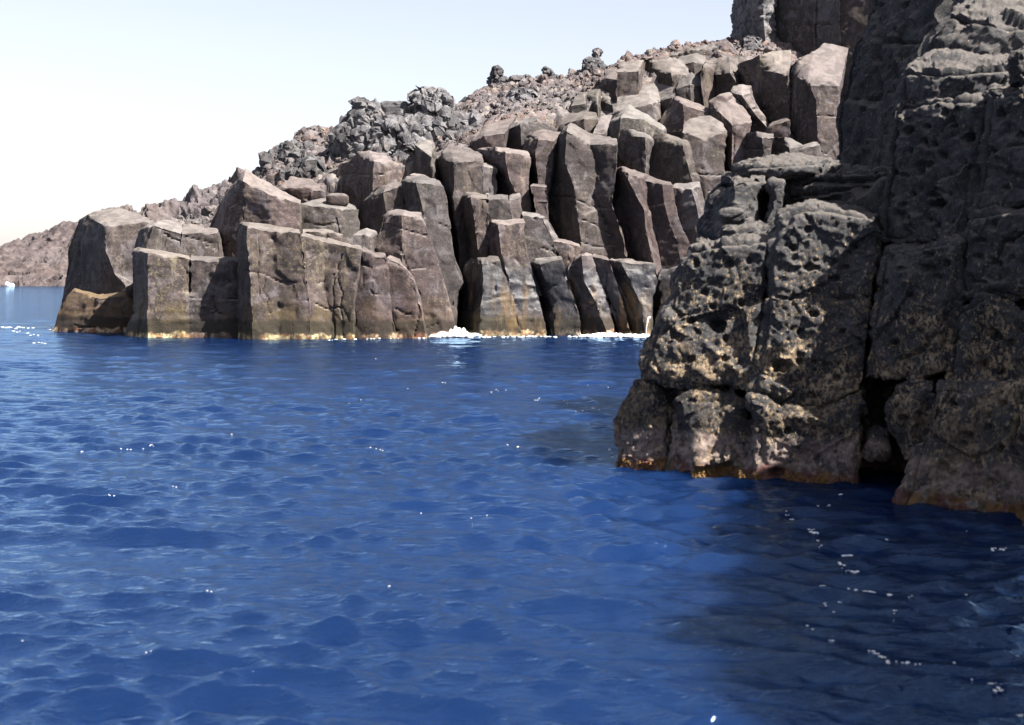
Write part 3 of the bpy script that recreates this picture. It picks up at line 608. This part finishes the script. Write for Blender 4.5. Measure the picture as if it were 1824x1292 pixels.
# --- headland behind and the far shore
def hill(name, prof, D0, D1, D2, zfoot, mat, amp, sc, nx, ny, seed, x0=None, x1=None):
    p = np.array(prof, float); xs = np.linspace(p[0, 0], p[-1, 0], nx); ys = np.interp(xs, p[:, 0], p[:, 1])
    top = np.array([wpt(x, y, D1) for x, y in zip(xs, ys)]); foot = top.copy(); foot[:, 1] = D0; foot[:, 0] *= D0 / D1; foot[:, 2] = zfoot
    rows = []
    for t in np.linspace(0, 1, ny):
        r = foot * (1 - t) + top * t; r[:, 2] = foot[:, 2] * (1 - t ** .8) + top[:, 2] * t ** .8; rows.append(r)
    for t in np.linspace(0, 1, ny // 3)[1:]:
        r = top.copy(); r[:, 1] += (D2 - D1) * t; r[:, 0] *= 1 + (D2 - D1) * t / D1; r[:, 2] -= t * t * (top[:, 2] + 1); rows.append(r)
    G = np.array(rows); nr, nc = G.shape[:2]
    ii = np.arange(nr * nc).reshape(nr, nc); Q = np.stack([ii[:-1, :-1], ii[:-1, 1:], ii[1:, 1:], ii[1:, :-1]], -1).reshape(-1, 4)
    V = G.reshape(-1, 3); N = vnormals(V, Q)
    d = amp * (1.2 * fbm(V / (6 * sc), seed, 5, .55) + .8 * (0.5 - worley(V / (2.6 * sc), seed + 9)[0]) + .45 * (0.5 - worley(V / (1.1 * sc), seed + 10)[0]) + .7 * chips(V / (4.5 * sc), seed + 11))
    V = V + N * d[:, None]
    o = mesh_obj(name, V, Q, mat); o.data.set_sharp_from_angle(angle=math.radians(30)); return tag(o, kind='structure')
hill('far_shore', [(-420, 440), (-200, 452), (-60, 455), (0, 441), (40, 428), (80, 414), (118, 401), (140, 399), (170, 402), (240, 408), (330, 430), (420, 470)], 330, 375, 470, -1.5, M_FA, 1.3, 1.5, 420, 120, 300)
hill('headland', [(176, 402), (200, 374), (216, 370), (245, 376), (268, 366), (300, 364), (320, 360), (336, 351), (358, 346), (372, 338), (400, 322), (440, 315), (520, 312), (620, 330)], 76, 86, 105, 0.5, M_FB, .55, .36, 260, 90, 400)
# ------------------------------------------------------------------ the near rock on the right
GF = 'blocks of the near crusted rock'
FS = dict(h=.0175, s=.06, ext=.015, thick=1.7, shift=.9, rnd=3, sharp=48, groove=.10, gw=.04, disp=disp_fore, drop=.25, cwid=3.5, cdepth=.07)
def F(label, D, edges, top=None, mat=M_FG, name='rock_block', cat='rock block', **kw):
    return rock(name, label, D, edges, top, mat, cat, GF, **{**FS, **kw})
WET = dict(ext=.35)
F('low rounded block with a pale tide band, leftmost foot of the near rock', 14.78, ['.25|1141,684 1112,722 1099,765 1099,838', '0|1166,694 1160,760 1165,842', '.05|1197,712 1195,770 1197,845'], '1146,677,.35 1168,684,.4 1195,703,.35', **WET)
F('low knobbly block under the dark gap, second foot of the near rock', 14.45, ['.12|1199,714 1198,770 1199,850', '0|1240,690 1245,760 1245,854', '0|1285,694 1290,770 1290,856', '-.12|1332,706 1331,770 1330,860'], '1204,706,.4 1238,682,.5 1268,676,.5 1328,699,.45', **WET)
F('large sunlit crusted block with a round dark hole, left end of the near rock', 14.45, ['.25|1228,444 1213,472 1184,545 1150,640 1154,668', '.08|1264,436 1250,520 1222,620 1226,690', '-.05|1322,429 1305,520 1285,620 1290,688', '-.14|1377,424 1366,500 1361,590 1337,699'], '1240,431,.5 1282,427,.6 1340,421,.6 1378,417,.6', holes='1276,580,15,15 1202,595,7,11 1332,434,6,5 1268,437,11,6 1300,470,9,7 1255,520,8,7 1320,540,7,8 1230,640,8,7 1290,640,10,7 1240,470,8,9')
F('thin pale ledge between the large sunlit block and the small upper block', 14.95, ['.1|1284,415 1282,440', '0|1335,408 1335,440', '-.1|1386,400 1387,440'], '1292,405,.4 1335,398,.5 1388,394,.5', mat=M_FT, name='rock_ledge', cat='rock ledge')
F('small upper block with a dark left side and a pale crusted front', 15.4, ['.9|1290,330 1266,350 1256,392 1250,428', '0|1305,322 1309,362 1302,402 1290,428', '.1|1367,315 1361,352 1356,400 1356,425'], '1297,316,.5 1312,308,.6 1366,306,.6', mat=M_FT, cracks=['1300,372 1318,386 1330,394'])
F('short upright block in the slot right of the small upper block', 15.3, ['.1|1373,326 1367,370 1367,405', '0|1397,326 1394,360 1387,400'], '1374,319,.4 1396,318,.4', mat=M_FT)
F('flat pale slab roofing the small upper blocks', 15.6, ['.35|1311,300 1316,318', '0|1384,291 1384,318', '-.1|1440,288 1442,314', '.2|1500,294 1502,318'], '1318,294,.7 1378,280,.8 1420,275,.8 1495,287,.6', mat=M_FT, name='rock_slab', cat='rock slab')
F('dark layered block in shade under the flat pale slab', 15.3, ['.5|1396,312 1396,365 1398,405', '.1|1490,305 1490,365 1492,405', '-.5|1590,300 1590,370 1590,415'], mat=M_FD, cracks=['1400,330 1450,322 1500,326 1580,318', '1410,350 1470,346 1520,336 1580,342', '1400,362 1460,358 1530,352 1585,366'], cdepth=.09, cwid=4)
F('big square block half in sun and half in shade, middle of the near rock', 14.18, ['.05|1389,382 1372,450 1368,560 1343,694', '0|1432,374 1422,480 1405,600 1400,722', '-.08|1484,374 1480,480 1470,600 1466,732', '-.3|1562,388 1565,450 1552,535 1537,668 1526,694'], '1390,374,.5 1425,367,.6 1486,364,.7 1562,380,.6', cracks=['1490,531 1520,528 1556,530'], holes='1503,476,6,6 1484,497,11,7 1412,443,7,8 1442,477,17,8 1394,652,19,13 1450,560,8,7 1520,440,6,6 1500,590,7,6 1425,590,8,6 1440,410,8,7 1530,610,6,8 1470,650,9,6')
F('low undercut block with a pinkish band, below the big square block', 14.05, ['.12|1335,708 1334,780 1331,864', '0|1400,728 1402,790 1402,868', '-.15|1466,738 1468,800 1470,872', '-.35|1536,700 1534,790 1530,876'], '1340,698,.5 1400,716,.5 1464,725,.5 1532,690,.5', **WET)
F('broad shaded block with oval pits, below the black level gap', 13.6, ['.3|1573,447 1561,540 1543,655 1543,672', '0|1640,436 1630,540 1612,620 1612,672', '-.5|1712,434 1715,520 1700,600 1688,662'], '1578,440,.4 1640,429,.5 1710,427,.5', cracks=['1690,540 1660,600 1640,622', '1645,625 1600,640'], holes='1661,456,10,7 1654,479,17,9 1670,494,10,6 1585,460,5,6 1580,504,6,6 1623,526,6,6 1598,561,5,11 1592,612,13,9 1627,576,5,11 1610,480,6,5 1640,590,6,5 1690,470,6,8 1680,560,8,6')
F('domed shaded block at the right edge of the near rock', 12.7, ['.4|1708,556 1700,600 1690,690', '0|1752,530 1762,600 1764,700', '-.3|1850,562 1850,700'], '1714,546,.4 1752,522,.5 1782,528,.5 1846,556,.5', holes='1784,661,9,7 1726,660,7,6 1770,590,7,6 1800,610,6,6 1740,610,6,7')
F('rounded shaded block beside the sea cave', 13.0, ['.35|1592,697 1577,732 1580,765 1612,815', '0|1630,688 1630,740 1640,818', '-.2|1664,694 1654,760 1650,822'], '1600,688,.4 1630,682,.4 1660,685,.4', ext=0.02, holes='1607,745,8,7 1635,720,6,6')
F('wide low block with a pale pink foot, at the lower right of the near rock', 12.2, ['.35|1668,694 1652,760 1640,815 1606,905', '0|1742,694 1742,800 1735,930', '-.55|1860,668 1860,800 1860,955'], '1676,682,.5 1742,684,.5 1858,662,.5', cracks=['1818,700 1812,800'], **WET, holes='1760,762,8,7 1700,720,8,8 1720,790,7,6 1785,720,7,7 1745,830,9,7')
F('small ledge inside the mouth of the sea cave', 13.6, ['.1|1552,768 1548,810', '0|1586,770 1582,812'], '1556,762,.3 1584,764,.3', mat=M_FD, name='rock_ledge', cat='rock ledge', ext=.02)
F('tall pitted block in shade, below the pale capped boulder', 13.7, ['.45|1604,184 1592,212 1584,300 1574,385 1572,422', '0|1668,174 1662,280 1642,430', '-.45|1757,180 1751,250 1736,340 1714,432'], '1612,176,.4 1664,167,.5 1752,172,.5', cracks=['1660,335 1690,345', '1655,365 1685,362', '1618,416 1605,395 1598,380'], holes='1656,346,13,7 1670,363,15,11 1637,301,9,15 1608,313,9,6 1648,253,6,7 1678,276,8,8 1664,258,5,7 1730,238,6,7 1651,391,5,6 1684,200,8,9 1705,194,5,6 1729,262,7,8 1670,190,6,5 1653,227,7,7 1700,225,6,5 1625,270,6,9 1690,310,7,6 1715,300,5,7 1622,345,6,5 1700,395,7,5')
F('pale capped boulder lit from above at the upper right', 13.85, ['.5|1615,128 1604,160 1603,192', '0|1672,130 1662,170 1664,190', '-.45|1820,118 1830,150 1835,186'], '1622,116,.8 1650,98,1.2 1726,88,1.4 1804,98,1.2', mat=M_FT)
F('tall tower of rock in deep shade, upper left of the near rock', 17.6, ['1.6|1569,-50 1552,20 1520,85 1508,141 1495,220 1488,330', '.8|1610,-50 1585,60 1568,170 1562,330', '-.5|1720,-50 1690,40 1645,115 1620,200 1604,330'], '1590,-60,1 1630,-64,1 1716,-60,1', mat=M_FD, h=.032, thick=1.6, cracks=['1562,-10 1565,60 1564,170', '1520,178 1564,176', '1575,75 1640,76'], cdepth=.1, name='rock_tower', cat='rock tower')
F('sunlit shelf of brown rock at the top right corner', 14.9, ['.6|1692,26 1658,72 1655,118', '0|1764,40 1742,84 1742,118', '-.3|1900,66 1900,90 1900,128'], '1722,-30,1.2 1800,-62,1.5 1900,-80,1.5', mat=M_FT, h=.028)
F('shaded upright block right of the tall pitted block', 13.05, ['.15|1760,168 1757,250 1742,330 1736,376', '-.5|1870,152 1870,250 1870,364'], '1766,158,.4 1868,146,.5', cracks=['1800,260 1830,255'], holes='1782,202,9,12 1800,300,7,6 1770,270,6,8 1815,240,8,7 1790,335,9,6')
F('shaded block between the upright block and the domed block', 12.9, ['.3|1732,384 1722,430 1712,480 1704,538', '-.1|1780,376 1776,430 1772,520', '-.45|1870,366 1870,440 1870,548'], '1738,376,.4 1780,370,.4 1868,360,.4', cracks=['1772,470 1790,430 1824,415', '1730,500 1760,505 1775,520'], holes='1771,400,7,11 1781,471,8,7 1740,457,7,7 1800,430,6,6 1755,430,5,6')
boulder('boulder', 'dark rounded boulder on the right frame edge beside the pale capped boulder', 1822, 122, 46, 66, 13.2, M_FD, disp=disp_fore, n=60, rnd=2)
boulder('boulder', 'small knob stuck to the left front of the small upper block', 1306, 386, 42, 24, 15.1, M_FT, disp=disp_fore, dk=dict(k=.6), n=40, rnd=1)
boulder('boulder', 'small pale knob on top of the shaded upright block', 1772, 166, 34, 24, 13.0, M_FT, disp=disp_fore, dk=dict(k=.7), n=40, rnd=1)
# the mass of rock behind the blocks
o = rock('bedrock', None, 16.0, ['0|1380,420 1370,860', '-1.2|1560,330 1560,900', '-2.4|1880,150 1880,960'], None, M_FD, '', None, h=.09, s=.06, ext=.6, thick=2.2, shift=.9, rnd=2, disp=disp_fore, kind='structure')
# the same wall of rock running on to the right, past the edge of the frame and round towards the boat
wl = np.array([[4.95, 11.7, 4.2], [5.5, 9.6, 5.4], [5.9, 7.2, 6.6], [6.2, 4.6, 7.2], [6.4, 2.0, 7.4], [6.7, -1.0, 7.4], [7.1, -5.0, 7.2]]); C, R, T = 110, 56, 14
cl = chain(wl, np.linspace(0, 1, C)); u_, v_, w_ = np.meshgrid(np.arange(C), np.linspace(0, 1, R), np.linspace(0, 1, T), indexing='ij')
P = np.stack([cl[u_, 0] + .35 * v_ + 3.2 * w_, cl[u_, 1] + .8 * w_, -.8 + (cl[u_, 2] + .8) * v_], -1)
m, Q = lattice_faces(C, R, T); V = laplace(P[m], Q, 3); N = vnormals(V, Q); V = V + N * (.35 * chips(V / 1.6, 5) + .2 * fbm(V / 1.1, 6))[:, None]; V = disp_fore(V, vnormals(V, Q), 1.3)
tag(mesh_obj('bedrock', V, Q, M_FD), kind='structure')

# ------------------------------------------------------------------ the sea
W = 150; wr = np.random.RandomState(11)
lam = np.exp(wr.uniform(np.log(.10), np.log(3.0), W)); th = math.radians(259) + wr.normal(0, 1, W) * np.where(lam > .4, .40, .75)
wt = np.exp(-((np.log(lam) - np.log(.40)) / .62) ** 2); wt2 = np.exp(-((np.log(lam) - np.log(.2)) / .55) ** 2)
slope = np.sqrt(2 * (WAVE_SLOPE ** 2 * wt / wt.sum() + RIPPLE_SLOPE ** 2 * wt2 / wt2.sum())); kk = 2 * math.pi / lam; amp = slope / kk; ph = wr.uniform(0, 2 * math.pi, W)
kx = kk * np.cos(th); ky = kk * np.sin(th)
def waves(x, y, sp):
    x = x.astype(f4); y = y.astype(f4); dx = np.zeros_like(x); dy = np.zeros_like(x); dz = np.zeros_like(x)
    gx = np.stack([x, y, np.zeros_like(x)], 1); gust = np.clip(1 + .6 * perlin(gx / 6.0, 201) + .7 * perlin(gx / np.array([2.4, 1.5, 1]), 202), .25, 2)
    for i in range(W):
        a = amp[i] * np.clip(lam[i] / (2.4 * sp) - 1, 0, 1)
        p = f4(kx[i]) * x + f4(ky[i]) * y + f4(ph[i]); s, c = np.sin(p), np.cos(p)
        dz += a * c; dx -= f4(.95 * math.cos(th[i])) * a * s; dy -= f4(.95 * math.sin(th[i])) * a * s
    return dx * gust, dy * gust, dz * gust
fine = np.radians(np.arange(-24, 24.001, .058)); side = np.radians(np.concatenate([np.arange(24.5, 60, .5), np.arange(60, 180.1, 5)]))
ang = np.concatenate([-side[::-1], fine, side])
r = [1.2]
while r[-1] < 26000: r.append(r[-1] + (max(.012, r[-1] * .0042) if r[-1] < 75 else r[-1] * .03))
r = np.array(r); A, Rr = np.meshgrid(ang, r)
X = (np.sin(A) * Rr).ravel(); Y = (np.cos(A) * Rr).ravel()
sp = np.where(np.abs(A) < math.radians(24.2), np.maximum(.02, Rr * .0042), Rr * .01).ravel().astype(f4); sp = np.where(Rr.ravel() > 75, Rr.ravel() * .03, sp).astype(f4)
dx, dy, dz = waves(X, Y, sp)
V = np.stack([X + dx, Y + dy, dz], 1)
nr, nc = A.shape; ii = np.arange(nr * nc).reshape(nr, nc)
Q = np.stack([ii[:-1, :-1], ii[1:, :-1], ii[1:, 1:], ii[:-1, 1:]], -1).reshape(-1, 4)[:, ::-1]
tag(mesh_obj('sea', V, Q, mat_water('sea_water')), kind='structure')

# ------------------------------------------------------------------ foam, spray, modelled sun glints, weed, trickle
M_FOAM = mat_foam('foam')
def blobs(name, items, mat, kind='stuff'):
    """items: centre, radii -> small lumpy mounds in one mesh"""
    m, Q0 = lattice_faces(7, 7, 5); Vs = []; Qs = []; n0 = 0
    g = np.linspace(-1, 1, 7); g5 = np.linspace(-1, 1, 5); X, Z, Y = np.meshgrid(g, g, g5, indexing='ij')
    S = np.stack([X[m], Y[m], Z[m]], 1); S /= np.linalg.norm(S, axis=1)[:, None]
    for i, (c, rad) in enumerate(items):
        v = S * (1 + .35 * perlin(S * 1.3 + i * 7.7, 500)[:, None]) * np.array(rad) + np.array(c)
        Vs.append(v); Qs.append(Q0 + n0); n0 += len(v)
    return tag(mesh_obj(name, np.concatenate(Vs), np.concatenate(Qs), mat), kind=kind)
def sea_at(px, py):
    d = FPX * CAMH / (py - HY); return (px - CX) / FPX * d, d
rs = np.random.RandomState(5); it = []
def surf(x0, y0, x1, y1, n, r0, r1, hz, jd=.25):
    for _ in range(n):
        t = rs.rand(); x, d = sea_at(x0 + (x1 - x0) * t, y0 + (y1 - y0) * t); d += rs.normal() * jd; r = r0 + (r1 - r0) * rs.rand()
        it.append(((x + rs.normal() * .08, d, .02 + rs.rand() * hz * .6), (r * 1.6, r, r * .35 + hz * rs.rand() * .5)))
surf(770, 601.5, 850, 600, 420, .015, .08, .08)
surf(786, 600.5, 834, 599.5, 240, .015, .07, .16)
surf(802, 600, 822, 599, 60, .012, .05, .30)
surf(1040, 601, 1165, 601, 460, .015, .08, .06)
surf(1060, 601, 1110, 601, 150, .015, .06, .12)
surf(850, 602, 1040, 601.5, 40, .015, .045, .03)
surf(560, 608, 770, 603, 16, .012, .03, .02)
surf(14, 511, 20, 511, 30, .12, .35, .9, .8)
blobs('surf_foam', it, M_FOAM)
it = []
def fleck(px, py, w):
    n = 1 + int(w > 6) * 2 + int(w > 10) * 2
    for _ in range(n):
        x, d = sea_at(px + (rs.normal() * w * .35 if n > 1 else 0), py + (rs.normal() * w * .12 if n > 1 else 0)); k = w / FPX * d * .42 * (1 if n == 1 else rs.uniform(.25, .7)); z = float(waves(np.array([x]), np.array([d]), np.array([.02], f4))[2][0])
        it.append(((x, d, z + .001), (k, k * (1.3 + d * .03), k * .15 + .0015)))
zz = [(72, 108, 30), (105, 128, 36), (160, 152, 30), (205, 190, 30), (232, 218, 46), (244, 262, 30), (258, 300, 20), (398, 325, 56), (368, 398, 46), (398, 420, 28), (445, 415, 40), (300, 508, 26), (335, 512, 26), (372, 512, 20), (418, 508, 46), (436, 532, 40), (545, 535, 56), (640, 568, 44), (746, 596, 24), (258, 532, 34), (274, 604, 24), (286, 634, 22), (366, 616, 28), (330, 652, 18), (672, 672, 26), (182, 748, 18), (212, 766, 16), (314, 816, 26), (540, 878, 36), (566, 902, 36), (606, 926, 44), (655, 944, 46), (735, 950, 38), (790, 964, 24), (914, 1006, 26), (1098, 1042, 26), (1210, 1096, 34), (1246, 1126, 44), (1375, 1200, 40), (626, 274, 18), (294, 60, 20), (242, 72, 14), (1222, 320, 40), (1262, 322, 34), (1290, 300, 14), (970, 590, 14), (1070, 578, 16), (1002, 944, 18), (362, 4, 26), (1072, 200, 12)]
for x, y, w in zz: fleck(1380 + x / 3.135, 880 + y / 3.135, w / 3.135)
for _ in range(70): fleck(rs.uniform(0, 1), 1291, .1) if False else None
for x0, y0, x1, y1, n in ((0, 583, 100, 586, 26), (20, 590, 70, 598, 16), (60, 611, 84, 612, 5), (110, 592, 128, 593, 4), (1000, 715, 1090, 735, 7), (1085, 800, 1100, 832, 12)):
    for _ in range(n):
        t = rs.rand(); fleck(x0 + (x1 - x0) * t, y0 + (y1 - y0) * t + rs.normal() * 1.2, rs.uniform(2, 6))
for x, y, n, sx in ((265, 797, 5, 8), (225, 800, 3, 12), (632, 717, 5, 9), (680, 802, 6, 16), (905, 800, 6, 18), (1010, 800, 5, 14), (790, 682, 3, 6), (890, 697, 4, 12), (955, 712, 4, 8), (735, 692, 3, 14), (195, 891, 3, 7), (310, 868, 2, 6), (545, 857, 1, 2), (370, 1060, 3, 8), (750, 918, 1, 2), (868, 925, 1, 2), (262, 1170, 2, 4), (40, 1147, 1, 3), (690, 1048, 2, 6), (90, 745, 2, 8), (415, 777, 1, 3), (655, 640, 3, 16), (1030, 733, 3, 10), (1060, 690, 3, 14), (150, 800, 2, 6), (840, 925, 1, 3)):
    for _ in range(n): fleck(x + rs.normal() * sx * .7, y + rs.normal() * 1.0, rs.uniform(1.5, 3.4))  # white blobs on the crests standing in for sun glints
blobs('foam_glint_flecks', it, M_FOAM)

# trickle falling from the rock lip
pts = [wpt(x, y, 48.75) for x, y in ((1158, 565), (1156, 565.5), (1154.5, 567.5), (1153.5, 571), (1152.6, 577), (1151.5, 584), (1151, 594), (1151, 602))]
pts = np.array(pts); tv = np.linspace(0, 1, 40); ctr = chain(pts, tv); ringn = 8; Vt = []
for i, c in enumerate(ctr):
    rr = .018 + .010 * (tv[i] < .3) - .01 * tv[i] + .012 * math.sin(i * 1.9)
    for j in range(ringn):
        a = 2 * math.pi * j / ringn; Vt.append(c + np.array([math.cos(a) * rr, math.sin(a) * rr * .8, math.sin(a) * rr * .3 if tv[i] > .3 else math.sin(a) * rr]))
ii = np.arange(40 * ringn).reshape(40, ringn); nx = np.roll(ii, -1, 1); Q = np.stack([ii[:-1], nx[:-1], nx[1:], ii[1:]], -1).reshape(-1, 4)
o = mesh_obj('water_trickle', np.array(Vt), Q, M_FOAM); recenter(o); tag(o, 'thin white trickle of seawater running off a rock lip by the black gap', 'water trickle')

# orange weed clinging to the near rock at the waterline
sites = []
for o in scene.objects:
    if o.type == 'MESH' and o.get('label') and any(k in o['label'] for k in ('leftmost foot', 'second foot', 'pinkish band')):
        n = len(o.data.vertices); a = np.empty(n * 3, f4); o.data.vertices.foreach_get('co', a); a = a.reshape(-1, 3); nn = np.empty(n * 3, f4); o.data.vertices.foreach_get('normal', nn); nn = nn.reshape(-1, 3)
        a = a + np.array(o.location); k = (a[:, 2] > -.06) & (a[:, 2] < .11) & (nn[:, 1] < -.2); sites.append(np.concatenate([a[k], nn[k]], 1))
sites = np.concatenate(sites); Vs = []; Qs = []; n0 = 0
for i in range(11000):
    p = sites[rs.randint(len(sites))]; nv = p[3:]; p = p[:3]; px = CX + FPX * p[0] / p[1]
    cl = perlin(np.array([[p[0] / .22, 1.7, 3.3]]), 600)[0]
    if px > 1350: cl -= .25
    if cl < -.15 or p[2] > .05 + .09 * cl: continue
    ln = rs.uniform(.012, .034); wv = rs.uniform(.0025, .006); up = nv * .5 + np.array([rs.normal() * .5, rs.normal() * .3, rs.uniform(-.7, .5)]); sd = np.cross(up, [0, 0, 1]) + np.array([0, 0, .3 * rs.normal()]); sd /= np.linalg.norm(sd) + 1e-6
    p = p - nv * .004
    Vs += [p - sd * wv, p + sd * wv, p + up * ln * .6 + sd * wv * 1.5, p + up * ln * .6 - sd * wv * 1.5, p + up * ln + sd * wv * .6 + np.array([0, 0, -.008]), p + up * ln - sd * wv * .6 + np.array([0, 0, -.008])]
    Qs += [[n0, n0 + 1, n0 + 2, n0 + 3], [n0 + 3, n0 + 2, n0 + 4, n0 + 5]]; n0 += 6
tag(mesh_obj('seaweed', np.array(Vs), np.array(Qs), mat_weed('weed')), kind='stuff')

# ------------------------------------------------------------------ daylight
az = math.radians(SUN_AZ); el = math.radians(SUN_EL)       # azimuth clockwise from straight ahead
wd = bpy.data.worlds.new('World'); scene.world = wd; wd.use_nodes = True; nt = wd.node_tree; nt.nodes.clear()
sky = nt.nodes.new('ShaderNodeTexSky'); sky.sky_type = 'NISHITA'; sky.sun_disc = False; sky.sun_elevation = el; sky.sun_rotation = az
sky.air_density = SKY_AIR; sky.dust_density = SKY_DUST; sky.ozone_density = 1.0; sky.altitude = 0
hs = nt.nodes.new('ShaderNodeHueSaturation'); hs.inputs['Saturation'].default_value = SKY_SAT; tm = nt.nodes.new('ShaderNodeMix'); tm.data_type = 'RGBA'; tm.blend_type = 'MULTIPLY'; tm.inputs[0].default_value = 1; tm.inputs[7].default_value = (*SKY_TINT, 1); nt.links.new(sky.outputs[0], tm.inputs[6]); nt.links.new(tm.outputs[2], hs.inputs['Color'])
bg = nt.nodes.new('ShaderNodeBackground'); bg.inputs[1].default_value = SKY_STR; ow = nt.nodes.new('ShaderNodeOutputWorld')
nt.links.new(hs.outputs[0], bg.inputs[0]); nt.links.new(bg.outputs[0], ow.inputs[0])
sl = bpy.data.lights.new('sun', 'SUN'); sl.energy = SUN_STR; sl.angle = math.radians(.53); sl.color = (1, .95, .87)
so = bpy.data.objects.new('sun', sl); COL.objects.link(so)
from mathutils import Vector
to = Vector((math.sin(az) * math.cos(el), math.cos(az) * math.cos(el), math.sin(el))); so.rotation_euler = to.to_track_quat('Z', 'Y').to_euler(); so.location = to * 60
cd = bpy.data.cameras.new('camera'); cam = bpy.data.objects.new('camera', cd); COL.objects.link(cam); scene.camera = cam
cam.location = (0, 0, CAMH); cam.rotation_euler = (math.pi / 2, 0, 0); cd.sensor_width = 36; cd.lens = 36 * FPX / 1824; cd.shift_y = (HY - 646) / 1824
cd.clip_start = .1; cd.clip_end = 60000
cd.dof.use_dof = True; cd.dof.focus_distance = 50; cd.dof.aperture_fstop = FSTOP; cd.dof.aperture_blades = 0
vs = scene.view_settings; scene.display_settings.display_device = 'sRGB'; vs.view_transform = 'Standard'; vs.look = 'None'; vs.exposure = EXPOSURE; vs.gamma = 1; vs.use_curve_mapping = False
cy = scene.cycles; cy.max_bounces = 6; cy.diffuse_bounces = 3; cy.glossy_bounces = 3; cy.transmission_bounces = 2; cy.volume_bounces = 0; cy.caustics_reflective = False; cy.caustics_refractive = False
cy.sample_clamp_indirect = 6; cy.use_denoising = True
